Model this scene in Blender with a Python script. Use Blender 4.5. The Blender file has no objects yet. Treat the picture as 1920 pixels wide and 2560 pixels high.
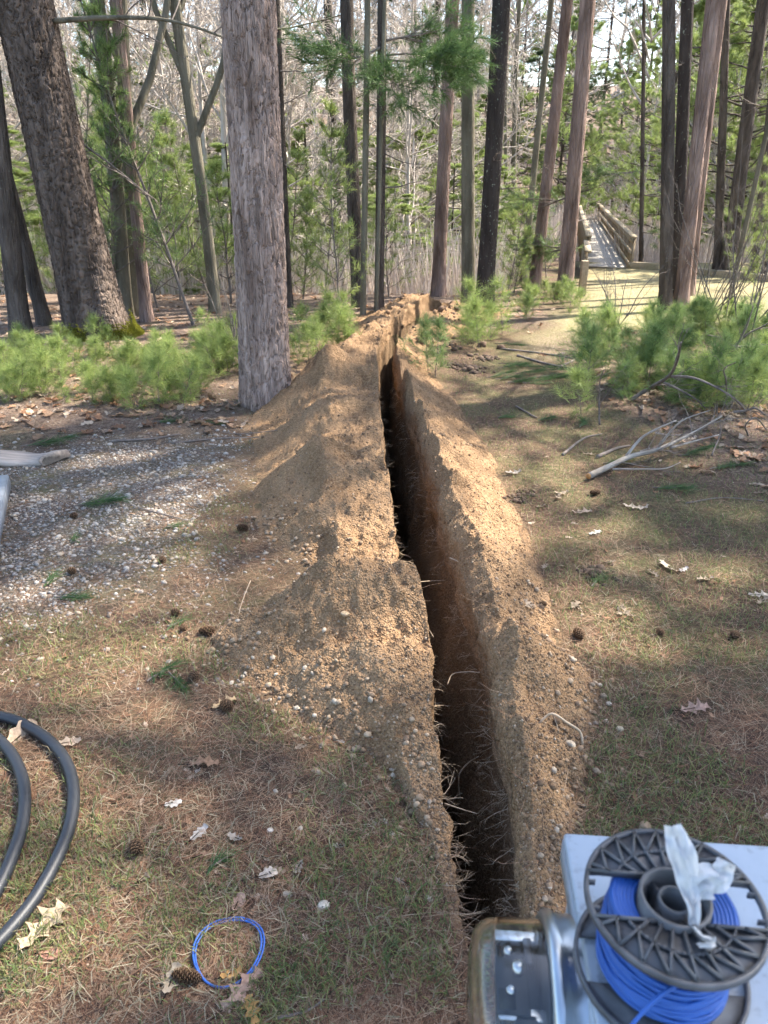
import bpy, math, random
import numpy as np
from mathutils import Vector, Matrix

# ---------------------------------------------------------------- camera, sky, sun, exposure
scn = bpy.context.scene
COL = scn.collection
PITCH = math.radians(25.0); CAMH = 1.6; FPX = 1870.0      # focal length in pixels of a 1920 x 2560 frame
cam_d = bpy.data.cameras.new('camera'); cam = bpy.data.objects.new('camera', cam_d); COL.objects.link(cam)
cam.location = (0, 0, CAMH); cam.rotation_euler = (math.radians(90) - PITCH, 0, 0)
cam_d.sensor_fit = 'VERTICAL'; cam_d.sensor_height = 36.0; cam_d.lens = FPX / 2560 * 36.0
cam_d.clip_start = 0.05; cam_d.clip_end = 1000
cam_d.dof.use_dof = True; cam_d.dof.focus_distance = 3.2; cam_d.dof.aperture_fstop = 7.5
scn.camera = cam

SUN_EL = math.radians(50); SUN_AZ = math.radians(28)       # azimuth measured from +X towards +Y
SUN = Vector((math.cos(SUN_EL) * math.cos(SUN_AZ), math.cos(SUN_EL) * math.sin(SUN_AZ), math.sin(SUN_EL)))
world = bpy.data.worlds.new('World'); scn.world = world; world.use_nodes = True
wn = world.node_tree; bg = wn.nodes['Background']
sky = wn.nodes.new('ShaderNodeTexSky'); sky.sky_type = 'NISHITA'; sky.sun_disc = False
sky.sun_elevation = SUN_EL; sky.sun_rotation = math.pi / 2 - SUN_AZ
sky.air_density = 1.0; sky.dust_density = 1.5; sky.ozone_density = 1.0
wn.links.new(sky.outputs[0], bg.inputs[0]); bg.inputs[1].default_value = 0.15
sl = bpy.data.lights.new('sun', 'SUN'); so = bpy.data.objects.new('sun', sl); COL.objects.link(so)
sl.energy = 5.0; sl.angle = math.radians(0.53); sl.color = (1.0, 0.93, 0.82)
so.rotation_euler = SUN.to_track_quat('Z', 'Y').to_euler(); so.location = (8, 5, 20)
scn.view_settings.view_transform = 'Standard'; scn.view_settings.look = 'None'
scn.view_settings.gamma = 1.0; scn.view_settings.use_curve_mapping = False
scn.view_settings.exposure = 2.0
scn.render.engine = 'CYCLES'
cy = scn.cycles
cy.use_denoising = True; cy.max_bounces = 5; cy.diffuse_bounces = 3; cy.glossy_bounces = 2; cy.use_adaptive_sampling = True; cy.adaptive_threshold = .025; cy.adaptive_min_samples = 20
cy.transmission_bounces = 5; cy.transparent_max_bounces = 6; cy.caustics_reflective = False; cy.caustics_refractive = False
try: cy.denoising_prefilter = 'ACCURATE'
except Exception: pass

R = np.random.default_rng(7)
PI = math.pi

# ---------------------------------------------------------------- helpers
def nrm(v): return v / np.maximum(np.linalg.norm(v, axis=-1, keepdims=True), 1e-9)
def sstep(a, b, x):
    t = np.clip((np.asarray(x, float) - a) / (b - a), 0, 1); return t * t * (3 - 2 * t)
def hash2(ix, iy, seed=0):
    h = (ix.astype(np.int64) * 374761393 + iy.astype(np.int64) * 668265263 + seed * 974634777) & 0xffffffff
    h = ((h ^ (h >> 13)) * 1274126177) & 0xffffffff
    return ((h ^ (h >> 16)) & 0xffff) / 65535.0
def vnoise(x, y, seed=0):
    x = np.asarray(x, float); y = np.asarray(y, float)
    ix = np.floor(x); iy = np.floor(y); fx = x - ix; fy = y - iy
    ux = fx * fx * fx * (fx * (fx * 6 - 15) + 10); uy = fy * fy * fy * (fy * (fy * 6 - 15) + 10)
    a = hash2(ix, iy, seed); b = hash2(ix + 1, iy, seed); c = hash2(ix, iy + 1, seed); d = hash2(ix + 1, iy + 1, seed)
    return (a + (b - a) * ux + (c - a) * uy + (a - b - c + d) * ux * uy) * 2 - 1
def fbm(x, y, o=4, seed=0):
    s = 0; a = 1; t = 0
    for i in range(o):
        s = s + a * vnoise(x * 2 ** i + 17.3 * i, y * 2 ** i - 9.1 * i, seed + i); t += a; a *= .5
    return s / t
def worley(x, y, seed=0):
    ix = np.floor(x); iy = np.floor(y); f1 = np.full(x.shape, 9.); f2 = f1.copy(); cid = np.zeros(x.shape)
    for dx in (-1, 0, 1):
        for dy in (-1, 0, 1):
            cx = ix + dx; cyy = iy + dy
            px = cx + hash2(cx, cyy, seed); py = cyy + hash2(cx, cyy, seed + 5)
            d = np.hypot(px - x, py - y); new = d < f1
            f2 = np.where(new, f1, np.minimum(f2, d)); cid = np.where(new, hash2(cx, cyy, seed + 9), cid); f1 = np.where(new, d, f1)
    return f1, f2, cid

class MB:
    """collects shapes; build() links them as one mesh object"""
    def __init__(self): self.v = []; self.f = []; self.c = []; self.n = 0; self.has = False
    def add(self, v, f, col=None):
        v = np.asarray(v, float).reshape(-1, 3); f = np.asarray(f, np.int64)
        self.v.append(v); self.f.append(f + self.n); self.n += len(v)
        if col is None: c = np.ones((len(v), 3))
        else:
            self.has = True; c = np.asarray(col, float)
            c = np.broadcast_to(c, (len(v), 3)) if c.ndim == 1 else c
        self.c.append(c); return self
    def mesh(self, name, mat=None, smooth=False):
        me = bpy.data.meshes.new(name)
        v = np.concatenate(self.v); me.vertices.add(len(v)); me.vertices.foreach_set('co', v.ravel())
        ls = []; st = []; tot = 0
        for f in self.f:
            k = f.shape[1]; ls.append(f.ravel()); st.append(tot + np.arange(len(f)) * k); tot += f.size
        ls = np.concatenate(ls); st = np.concatenate(st)
        me.loops.add(len(ls)); me.loops.foreach_set('vertex_index', ls.astype(np.int32))
        me.polygons.add(len(st)); me.polygons.foreach_set('loop_start', st.astype(np.int32))
        if smooth: me.polygons.foreach_set('use_smooth', np.ones(len(st), bool))
        if self.has:
            at = me.color_attributes.new('col', 'FLOAT_COLOR', 'POINT')
            c = np.concatenate(self.c); at.data.foreach_set('color', np.concatenate([c, np.ones((len(c), 1))], 1).ravel())
        me.update(calc_edges=True)
        if mat: me.materials.append(mat)
        return me
    def build(self, name, mat=None, parent=None, smooth=False):
        return link(name, self.mesh(name, mat, smooth), parent)

def link(name, me, parent=None):
    o = bpy.data.objects.new(name, me); COL.objects.link(o)
    if parent: o.parent = parent
    return o
def tag(o, label=None, cat=None, group=None, kind=None):
    if label: o['label'] = label
    if cat: o['category'] = cat
    if group: o['group'] = group
    if kind: o['kind'] = kind
    return o
def thing(name, label, cat, loc=(0, 0, 0), rz=0, group=None):
    o = bpy.data.objects.new(name, None); COL.objects.link(o); o.location = loc; o.rotation_euler = (0, 0, rz)
    o.empty_display_size = .1
    return tag(o, label, cat, group)
def dup(root, loc, rz=0, s=1.0, label=None, cat=None, group=None, tilt=(0, 0)):
    r = root.copy(); COL.objects.link(r); r.location = loc; r.rotation_euler = (tilt[0], tilt[1], rz); r.scale = (s, s, s) if np.isscalar(s) else s
    if label: r['label'] = label
    if cat: r['category'] = cat
    if group: r['group'] = group
    for ch in list(root.children):
        c = ch.copy(); COL.objects.link(c); c.parent = r
        for g in list(ch.children):
            d = g.copy(); COL.objects.link(d); d.parent = c
    return r

def grid_faces(nr, nc, wrap=False):
    i = np.arange(nr - 1)[:, None]; j = np.arange(nc if wrap else nc - 1)[None, :]
    a = i * nc + j; b = i * nc + (j + 1) % nc
    return np.stack([a, b, b + nc, a + nc], -1).reshape(-1, 4)
def tubes(pts, rad, m=3):
    """pts (n,k,3), rad (n,k) -> prisms along every polyline"""
    n, k, _ = pts.shape
    t = np.empty_like(pts); t[:, 1:-1] = pts[:, 2:] - pts[:, :-2]; t[:, 0] = pts[:, 1] - pts[:, 0]; t[:, -1] = pts[:, -1] - pts[:, -2]
    t = nrm(t); ref = np.where(np.abs(nrm(pts[:, -1] - pts[:, 0])[:, 2:3]) > .8, np.array([[1., 0, 0]]), np.array([[0, 0, 1.]]))[:, None, :]
    u = nrm(np.cross(t, np.broadcast_to(ref, t.shape))); w = np.cross(t, u)
    a = np.arange(m) * 2 * PI / m
    v = pts[:, :, None] + rad[:, :, None, None] * (np.cos(a)[:, None] * u[:, :, None] + np.sin(a)[:, None] * w[:, :, None])
    f = grid_faces(k, m, True)
    F = (f[None] + (np.arange(n) * k * m)[:, None, None]).reshape(-1, 4)
    return v.reshape(-1, 3), F
def tube(pts, rad, m=8, cap=True):
    pts = np.asarray(pts, float); rad = np.broadcast_to(np.asarray(rad, float), (len(pts),))
    if cap:
        pts = np.concatenate([pts[:1], pts, pts[-1:]]); rad = np.concatenate([[rad[0] * .05], rad, [rad[-1] * .05]])
        pts[0] = pts[1] + (pts[1] - pts[2]) * 1e-3; pts[-1] = pts[-2] + (pts[-2] - pts[-3]) * 1e-3
    return tubes(pts[None], rad[None], m)
def spline(P, n):
    """Catmull-Rom through control points"""
    P = np.asarray(P, float); Q = np.concatenate([2 * P[:1] - P[1:2], P, 2 * P[-1:] - P[-2:-1]])
    t = np.linspace(0, len(P) - 1 - 1e-9, n); i = t.astype(int); f = (t - i)[:, None]
    a, b, c, d = Q[i], Q[i + 1], Q[i + 2], Q[i + 3]
    return .5 * (2 * b + (c - a) * f + (2 * a - 5 * b + 4 * c - d) * f ** 2 + (3 * b - a - 3 * c + d) * f ** 3)
def rotmats(n, rng, flat=0.0):
    q = rng.normal(size=(n, 4)); q = q / np.linalg.norm(q, axis=1, keepdims=True); w, x, y, z = q.T
    return np.stack([np.stack([1 - 2 * (y * y + z * z), 2 * (x * y - z * w), 2 * (x * z + y * w)], -1),
                     np.stack([2 * (x * y + z * w), 1 - 2 * (x * x + z * z), 2 * (y * z - x * w)], -1),
                     np.stack([2 * (x * z - y * w), 2 * (y * z + x * w), 1 - 2 * (x * x + y * y)], -1)], -2)
PHI = (1 + 5 ** .5) / 2
ICO_V = nrm(np.array([(-1, PHI, 0), (1, PHI, 0), (-1, -PHI, 0), (1, -PHI, 0), (0, -1, PHI), (0, 1, PHI), (0, -1, -PHI), (0, 1, -PHI), (PHI, 0, -1), (PHI, 0, 1), (-PHI, 0, -1), (-PHI, 0, 1)], float))
ICO_F = np.array([(0, 11, 5), (0, 5, 1), (0, 1, 7), (0, 7, 10), (0, 10, 11), (1, 5, 9), (5, 11, 4), (11, 10, 2), (10, 7, 6), (7, 1, 8), (3, 9, 4), (3, 4, 2), (3, 2, 6), (3, 6, 8), (3, 8, 9), (4, 9, 5), (2, 4, 11), (6, 2, 10), (8, 6, 7), (9, 8, 1)])
OCT_V = np.array([(1, 0, 0), (-1, 0, 0), (0, 1, 0), (0, -1, 0), (0, 0, 1), (0, 0, -1)], float)
OCT_F = np.array([(0, 2, 4), (2, 1, 4), (1, 3, 4), (3, 0, 4), (2, 0, 5), (1, 2, 5), (3, 1, 5), (0, 3, 5)])
def pebbles(P, size, rng, cols, tiny=False, flat=.65):
    n = len(P); bv = OCT_V if tiny else ICO_V; bf = OCT_F if tiny else ICO_F
    sc = np.stack([np.ones(n), rng.uniform(.65, 1, n), rng.uniform(flat * .8, flat * 1.2, n)], 1)
    v = bv[None] * (1 + rng.uniform(-.16, .16, (n, len(bv), 1))) * sc[:, None] * size[:, None, None]
    tilt = rotmats(n, rng); a = rng.uniform(0, 2 * PI, n); c, s = np.cos(a), np.sin(a)
    Rz = np.stack([np.stack([c, -s, 0 * c], -1), np.stack([s, c, 0 * c], -1), np.stack([0 * c, 0 * c, 1 + 0 * c], -1)], -2)
    M = np.where((rng.random(n) < .3)[:, None, None], tilt, Rz)
    v = np.einsum('nij,nkj->nki', M, v) + P[:, None]
    F = (bf[None] + (np.arange(n) * len(bv))[:, None, None]).reshape(-1, 3)
    return v.reshape(-1, 3), F, np.repeat(cols, len(bv), 0)
def icosphere(sub=2):
    v = [tuple(p) for p in ICO_V]; f = [tuple(t) for t in ICO_F]
    for _ in range(sub):
        mid = {}; g = []
        def m(a, b):
            k = (min(a, b), max(a, b))
            if k not in mid:
                p = np.array(v[a]) + np.array(v[b]); v.append(tuple(p / np.linalg.norm(p))); mid[k] = len(v) - 1
            return mid[k]
        for a, b, c in f:
            x, y, z = m(a, b), m(b, c), m(c, a); g += [(a, x, z), (b, y, x), (c, z, y), (x, y, z)]
        f = g
    return np.array(v), np.array(f)
ISO_V, ISO_F = icosphere(2)
def box(cx, cy_, cz, sx, sy, sz):
    v = np.array([(x, y, z) for x in (-.5, .5) for y in (-.5, .5) for z in (-.5, .5)], float) * (sx, sy, sz) + (cx, cy_, cz)
    return v, np.array([(0, 1, 3, 2), (4, 6, 7, 5), (0, 4, 5, 1), (2, 3, 7, 6), (0, 2, 6, 4), (1, 5, 7, 3)])
def lathe(prof, n=48, close=False):
    """prof list of (r, z)"""
    p = np.asarray(prof, float); a = np.arange(n) * 2 * PI / n
    v = np.stack([p[:, 0:1] * np.cos(a), p[:, 0:1] * np.sin(a), np.repeat(p[:, 1:2], n, 1)], -1).reshape(-1, 3)
    return v, grid_faces(len(p), n, True)
def bevel(o, w=.003, seg=2):
    m = o.modifiers.new('bevel', 'BEVEL'); m.width = w; m.segments = seg; m.limit_method = 'ANGLE'; return o

# growth of branches, vectorised level by level
def polyl(rng, P, D, L, k, wig, up):
    pts = [P]; d = D
    for i in range(k):
        d = nrm(d + wig * rng.normal(size=d.shape) + np.array([0, 0, up])); P = P + d * (L / k)[:, None]; pts.append(P)
    return np.stack(pts, 1)
def kids(rng, pts, L, rad, nper, ang, lr, rr, tmin=.25, tmax=1.0):
    n, k, _ = pts.shape; idx = np.repeat(np.arange(n), nper); N = len(idx)
    t = rng.uniform(tmin, tmax, N) * (k - 1); i = np.minimum(t.astype(int), k - 2); f = (t - i)[:, None]
    P = pts[idx, i] * (1 - f) + pts[idx, i + 1] * f; d = nrm(pts[idx, i + 1] - pts[idx, i])
    pr = nrm(np.cross(d, rng.normal(size=d.shape))); a = rng.uniform(ang[0], ang[1], N)[:, None]
    D = nrm(d * np.cos(a) + pr * np.sin(a)); tt = t / (k - 1)
    Lc = L[idx] * lr * (1.15 - .6 * tt) * rng.uniform(.6, 1.2, N)
    r0 = rad[idx, i] * (1 - f[:, 0]) + rad[idx, i + 1] * f[:, 0]
    return P, D, Lc, np.minimum(r0 * .8, r0 * rr + .0004)
def taper(n, k, r0, end=.3): return r0[:, None] * np.linspace(1, end, k + 1)[None]
def needles(rng, P, D, n, ln, w, ang=(.25, 1.2), droop=.15, shoot=.0, c0=(.09, .16, .05), c1=(.16, .22, .07)):
    """n needles at each tuft (P, D): one slim triangle each"""
    N = len(P); idx = np.repeat(np.arange(N), n); M = len(idx); d = D[idx]
    pr = nrm(np.cross(d, rng.normal(size=d.shape))); a = rng.uniform(ang[0], ang[1], M)[:, None]
    nd = nrm(d * np.cos(a) + pr * np.sin(a) + np.array([0, 0, -droop])); L = ln * rng.uniform(.7, 1.15, M)[:, None]
    base = P[idx] - d * (rng.uniform(0, 1, M) * shoot)[:, None]
    side = nrm(np.cross(nd, rng.normal(size=d.shape))) * (w / 2)
    v = np.stack([base - side, base + side, base + nd * L], 1).reshape(-1, 3)
    mix = np.clip(rng.normal(.5, .25, N), 0, 1)[idx][:, None] * .7 + rng.random((M, 1)) * .3
    c = np.array(c0) * (1 - mix) + np.array(c1) * mix
    return v, np.arange(M * 3).reshape(-1, 3), np.repeat(c, 3, 0)

# ---------------------------------------------------------------- materials
def mat_new(name):
    m = bpy.data.materials.new(name); m.use_nodes = True; nt = m.node_tree
    return m, nt, nt.nodes['Principled BSDF'], nt.nodes['Material Output']
def N(nt, t, **kw):
    n = nt.nodes.new(t)
    for k, v in kw.items():
        if k.startswith('i_'): n.inputs[k[2:].replace('_', ' ')].default_value = v
        else: setattr(n, k, v)
    return n
def ramp(nt, fac, stops):
    r = nt.nodes.new('ShaderNodeValToRGB'); e = r.color_ramp.elements
    while len(e) > 1: e.remove(e[-1])
    e[0].position = stops[0][0]; e[0].color = (*stops[0][1], 1)
    for p, c in stops[1:]:
        x = e.new(p); x.color = (*c, 1)
    nt.links.new(fac, r.inputs[0]); return r
def mixc(nt, fac, a, b, blend='MIX'):
    m = nt.nodes.new('ShaderNodeMix'); m.data_type = 'RGBA'; m.blend_type = blend
    for s, v in ((m.inputs[0], fac), (m.inputs[6], a), (m.inputs[7], b)):
        if hasattr(v, 'is_linked'): nt.links.new(v, s)
        else: s.default_value = v if np.isscalar(v) else (*v, 1)
    return m.outputs[2]
def coords(nt, scale=(1, 1, 1), kind='Object'):
    tc = nt.nodes.new('ShaderNodeTexCoord'); mp = nt.nodes.new('ShaderNodeMapping'); mp.inputs['Scale'].default_value = scale
    nt.links.new(tc.outputs[kind], mp.inputs[0]); return mp.outputs[0]
def noise(nt, vec, scale, detail=4, rough=.55):
    n = N(nt, 'ShaderNodeTexNoise'); n.inputs['Scale'].default_value = scale; n.inputs['Detail'].default_value = detail; n.inputs['Roughness'].default_value = rough
    nt.links.new(vec, n.inputs['Vector']); return n.outputs[0]
def voro(nt, vec, scale, feat='F1'):
    n = N(nt, 'ShaderNodeTexVoronoi'); n.feature = feat; n.inputs['Scale'].default_value = scale; nt.links.new(vec, n.inputs['Vector']); return n
def bump(nt, h, bsdf, strength=.5, dist=.01, prev=None):
    b = nt.nodes.new('ShaderNodeBump'); b.inputs['Strength'].default_value = strength; b.inputs['Distance'].default_value = dist
    nt.links.new(h, b.inputs['Height'])
    if prev: nt.links.new(prev, b.inputs['Normal'])
    nt.links.new(b.outputs[0], bsdf.inputs['Normal']); return b.outputs[0]
def math_n(nt, op, a, b):
    m = nt.nodes.new('ShaderNodeMath'); m.operation = op
    for s, v in ((m.inputs[0], a), (m.inputs[1], b)):
        if hasattr(v, 'is_linked'): nt.links.new(v, s)
        else: s.default_value = v
    return m.outputs[0]

def m_plain(name, c, rough=.6, metal=0, var=.25, scale=40, bmp=0, spec=.5):
    m, nt, b, o = mat_new(name); v = coords(nt); n = noise(nt, v, scale)
    c = np.array(c); r = ramp(nt, n, [(.3, tuple(c * (1 - var))), (.7, tuple(c * (1 + var)))])
    nt.links.new(r.outputs[0], b.inputs['Base Color']); b.inputs['Roughness'].default_value = rough; b.inputs['Metallic'].default_value = metal
    b.inputs['Specular IOR Level'].default_value = spec
    if bmp: bump(nt, n, b, .5, bmp)
    return m
def m_vcol(name, rough=.9, trans=0.0, var=.3, scale=60, spec=.2, bmp=0):
    m, nt, b, o = mat_new(name); a = N(nt, 'ShaderNodeAttribute', attribute_name='col')
    n = noise(nt, coords(nt), scale, 3); r = ramp(nt, n, [(.3, (1 - var,) * 3), (.7, (1 + var * .6,) * 3)])
    c = mixc(nt, 1.0, a.outputs['Color'], r.outputs[0], 'MULTIPLY')
    nt.links.new(c, b.inputs['Base Color']); b.inputs['Roughness'].default_value = rough; b.inputs['Specular IOR Level'].default_value = spec
    if bmp: bump(nt, n, b, .6, bmp)
    if trans:
        t = N(nt, 'ShaderNodeBsdfTranslucent'); nt.links.new(c, t.inputs[0]); mx = N(nt, 'ShaderNodeMixShader'); mx.inputs[0].default_value = trans
        nt.links.new(b.outputs[0], mx.inputs[1]); nt.links.new(t.outputs[0], mx.inputs[2]); nt.links.new(mx.outputs[0], o.inputs[0])
    return m
def m_bark(name, dark, light, sx=22, sz=3.5, depth=.012, lichen=0, vcol=False):
    m, nt, b, o = mat_new(name); v = coords(nt, (1, 1, sz / sx)); nz = noise(nt, v, sx * .5, 5)
    vo = voro(nt, v, sx, 'DISTANCE_TO_EDGE')
    wv = mixc(nt, .25, v, N(nt, 'ShaderNodeTexNoise').outputs[1]);
    nt.links.new(wv, vo.inputs['Vector'])
    h = math_n(nt, 'ADD', math_n(nt, 'MULTIPLY', math_n(nt, 'MINIMUM', vo.outputs[0], .25), 3.0), math_n(nt, 'MULTIPLY', nz, .9))
    big = noise(nt, coords(nt, (1, 1, .4)), 3.0, 3)
    c = ramp(nt, math_n(nt, 'ADD', math_n(nt, 'MULTIPLY', nz, .7), math_n(nt, 'MULTIPLY', big, .35)), [(.34, dark), (.7, light)]).outputs[0]
    if lichen:
        l = noise(nt, coords(nt, (1, 1.13, .71)), 37, 4); fac = ramp(nt, l, [(.64, (0, 0, 0)), (.68, (lichen,) * 3)]).outputs[0]
        c = mixc(nt, fac, c, (.33, .35, .28))
    if vcol:
        a = N(nt, 'ShaderNodeAttribute', attribute_name='col'); c = mixc(nt, 1.0, c, a.outputs['Color'], 'MULTIPLY')
    nt.links.new(c, b.inputs['Base Color']); b.inputs['Roughness'].default_value = .92; b.inputs['Specular IOR Level'].default_value = .15
    bump(nt, h, b, .9, depth); return m

M = {}
M['needle'] = m_vcol('pine_needles', .55, .45, .15, spec=.3)
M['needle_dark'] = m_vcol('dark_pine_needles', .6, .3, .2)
M['litter'] = m_vcol('needle_litter', .85, .1, .2, 300)
M['grass'] = m_vcol('grass_blades', .7, .4, .15)
M['leaf'] = m_vcol('dry_leaves', .8, .25, .35, 90)
M['stone'] = m_vcol('stones', .85, 0, .25, 160, .3, .003)
M['reed'] = m_vcol('marsh_reeds', .9, .15, .2, 10)
M['bare'] = m_bark('bare_bark', (.28, .235, .20), (.58, .51, .44), 14, 4, .008)
M['bare_olive'] = m_bark('olive_bark', (.075, .065, .045), (.21, .185, .135), 18, 4, .006, .35)
M['white_pine'] = m_bark('white_pine_bark', (.045, .034, .028), (.17, .132, .108), 24, 4, .02, 0, True)
M['grey_pine'] = m_bark('grey_pine_bark', (.15, .102, .080), (.47, .36, .305), 30, 5, .016, 0, True)
M['red_pine'] = m_bark('red_pine_bark', (.10, .062, .048), (.40, .285, .235), 15, 4, .03)
M['black_bark'] = m_bark('black_bark', (.022, .017, .015), (.075, .06, .052), 26, 6, .008, .8)
M['dark_bark'] = m_bark('dark_bark', (.032, .025, .021), (.15, .12, .10), 20, 5, .02, .2)
M['twig'] = m_plain('dead_twigs', (.15, .12, .10), .9, var=.4, scale=20)
M['root'] = m_plain('root_skin', (.40, .30, .20), .85, var=.3)

def m_ground():
    m, nt, b, o = mat_new('forest_floor'); v = coords(nt)
    z = N(nt, 'ShaderNodeAttribute', attribute_name='col'); sp = N(nt, 'ShaderNodeSeparateColor'); nt.links.new(z.outputs['Color'], sp.inputs[0])
    n1 = noise(nt, v, 2.2, 6); n2 = noise(nt, v, 45, 6, .7); n3 = noise(nt, v, 9, 5); n4 = noise(nt, v, 240, 3)
    base = ramp(nt, n2, [(.3, (.03, .02, .015)), (.5, (.088, .059, .041)), (.68, (.21, .15, .10))]).outputs[0]
    red = ramp(nt, n4, [(.35, (.06, .037, .026)), (.7, (.18, .115, .075))]).outputs[0]
    c = mixc(nt, ramp(nt, n3, [(.42, (0,) * 3), (.6, (.6,) * 3)]).outputs[0], base, red)
    moss = ramp(nt, n2, [(.3, (.06, .068, .026)), (.65, (.175, .17, .075))]).outputs[0]
    mf = math_n(nt, 'MULTIPLY', ramp(nt, n1, [(.42, (0,) * 3), (.62, (.62,) * 3)]).outputs[0], math_n(nt, 'SUBTRACT', 1.0, sp.outputs[2]))
    c = mixc(nt, mf, c, moss)
    path = ramp(nt, n2, [(.3, (.13, .115, .058)), (.5, (.26, .225, .12)), (.72, (.37, .33, .20))]).outputs[0]
    path = mixc(nt, ramp(nt, n1, [(.45, (0,) * 3), (.66, (.4,) * 3)]).outputs[0], path, base)
    c = mixc(nt, sp.outputs[1], c, path)
    lit = ramp(nt, n2, [(.3, (.065, .045, .033)), (.5, (.155, .11, .082)), (.7, (.31, .24, .185))]).outputs[0]
    c = mixc(nt, sp.outputs[2], c, lit)
    gv = voro(nt, v, 60); gr = ramp(nt, gv.outputs['Distance'], [(.0, (.27, .25, .23)), (.7, (.09, .075, .06))]).outputs[0]
    c = mixc(nt, math_n(nt, 'MULTIPLY', sp.outputs[0], ramp(nt, n3, [(.35, (.15,) * 3), (.6, (.9,) * 3)]).outputs[0]), c, gr)
    sa = N(nt, 'ShaderNodeAttribute', attribute_name='soil'); sf = math_n(nt, 'MULTIPLY', sa.outputs['Fac'], ramp(nt, n3, [(.3, (.2,) * 3), (.6, (1,) * 3)]).outputs[0])
    so_ = ramp(nt, n4, [(.3, (.10, .064, .037)), (.7, (.25, .168, .10))]).outputs[0]; c = mixc(nt, sf, c, so_)
    nt.links.new(c, b.inputs['Base Color']); b.inputs['Roughness'].default_value = .95; b.inputs['Specular IOR Level'].default_value = .1
    p = bump(nt, n2, b, .8, .02); bump(nt, n4, b, .6, .004, p); return m
M['ground'] = m_ground()
def m_soil(name, dk, md, lt):
    m, nt, b, o = mat_new(name); v = coords(nt)
    g = voro(nt, v, 150); g2 = voro(nt, v, 62); n1 = noise(nt, v, 5, 5); n2 = noise(nt, v, 300, 3, .7)
    c = ramp(nt, math_n(nt, 'ADD', math_n(nt, 'MULTIPLY', n1, .5), math_n(nt, 'MULTIPLY', n2, .5)), [(.33, dk), (.5, md), (.68, lt)]).outputs[0]
    sp = N(nt, 'ShaderNodeSeparateColor'); nt.links.new(g.outputs['Color'], sp.inputs[0])
    c = mixc(nt, ramp(nt, sp.outputs[0], [(.3, (0,) * 3), (.95, (.5,) * 3)]).outputs[0], c, tuple(np.array(lt) * 1.25))
    st = voro(nt, coords(nt, (1, 1, 7)), 1.2)
    nt.links.new(c, b.inputs['Base Color']); b.inputs['Roughness'].default_value = .95; b.inputs['Specular IOR Level'].default_value = .12
    inv = math_n(nt, 'SUBTRACT', 1.0, g.outputs['Distance']); inv2 = math_n(nt, 'SUBTRACT', 1.0, g2.outputs['Distance'])
    p = bump(nt, inv2, b, .6, .012); bump(nt, inv, b, .9, .007, p); return m
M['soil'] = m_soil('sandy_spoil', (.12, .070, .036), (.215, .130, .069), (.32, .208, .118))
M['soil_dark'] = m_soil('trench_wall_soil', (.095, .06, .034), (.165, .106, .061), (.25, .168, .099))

# ---------------------------------------------------------------- terrain
def tab(*a): a = np.array(a, float); return lambda y: np.interp(y, a[:, 0], a[:, 1])
lipL = tab((.55, .24), (.6, .24), (.64, .19), (1.16, .185), (1.5, .165), (1.87, .149), (2.2, .142), (2.3, .120), (2.54, .062), (2.75, .055), (3.2, .037), (3.74, -.005), (4.83, -.038), (5.9, -.06), (7.16, -.02), (8, .06), (9, .30), (10, .62), (10.5, .84), (10.6, .93))
lipR = tab((.55, .24), (.6, .24), (.64, .30), (1.5, .306), (1.64, .303), (1.86, .282), (2.13, .245), (2.37, .230), (2.77, .213), (3.68, .176), (4.27, .165), (5.27, .105), (6.28, .055), (7.2, .10), (8, .19), (9, .44), (10, .79), (10.5, .98), (10.6, .93))
toeL = tab((1.1, .17), (1.4, .12), (1.6, .04), (1.72, -.08), (1.85, -.25), (2.0, -.43), (2.15, -.56), (2.30, -.63), (2.42, -.60), (2.52, -.46), (2.64, -.34), (2.85, -.32), (3.0, -.44), (3.2, -.60), (3.44, -.67), (3.96, -.73), (4.95, -.92), (5.4, -.86), (5.85, -.76), (6.5, -.7), (7.2, -.52), (8, -.5), (9, -.35), (10, -.05), (10.6, .55))
toeR = tab((.9, .36), (1.2, .44), (1.46, .53), (1.69, .60), (1.8, .65), (1.95, .715), (2.09, .725), (2.27, .66), (2.56, .67), (3.19, .69), (3.56, .66), (4.1, .66), (4.7, .58), (5.5, .52), (6.2, .40), (7, .38), (8, .75), (9, 1.25), (10, 1.75), (10.6, 1.3))
hL = tab((1.1, 0), (1.4, .015), (1.6, .045), (1.8, .085), (1.95, .115), (2.06, .135), (2.11, .12), (2.17, .145), (2.25, .20), (2.33, .235), (2.40, .24), (2.45, .20), (2.52, .085), (2.65, .06), (2.85, .07), (3.0, .10), (3.2, .14), (3.5, .19), (3.72, .25), (3.80, .19), (3.95, .145), (4.2, .16), (4.52, .225), (4.62, .165), (4.85, .165), (5.05, .21), (5.22, .30), (5.31, .20), (5.45, .18), (5.66, .29), (5.75, .19), (6.0, .20), (6.6, .29), (7.0, .28), (7.15, .18), (7.5, .25), (8, .22), (8.4, .32), (8.55, .22), (9, .34), (9.6, .42), (10, .36), (10.6, .0))
cL = tab((1.1, .02), (1.8, .12), (2.1, .24), (2.4, .32), (2.5, .22), (3.2, .27), (3.77, .33), (4.5, .30), (5.27, .40), (5.7, .36), (6.5, .2), (7.2, .12), (8, .18), (9, .25), (10, .25), (10.6, .1))
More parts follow.
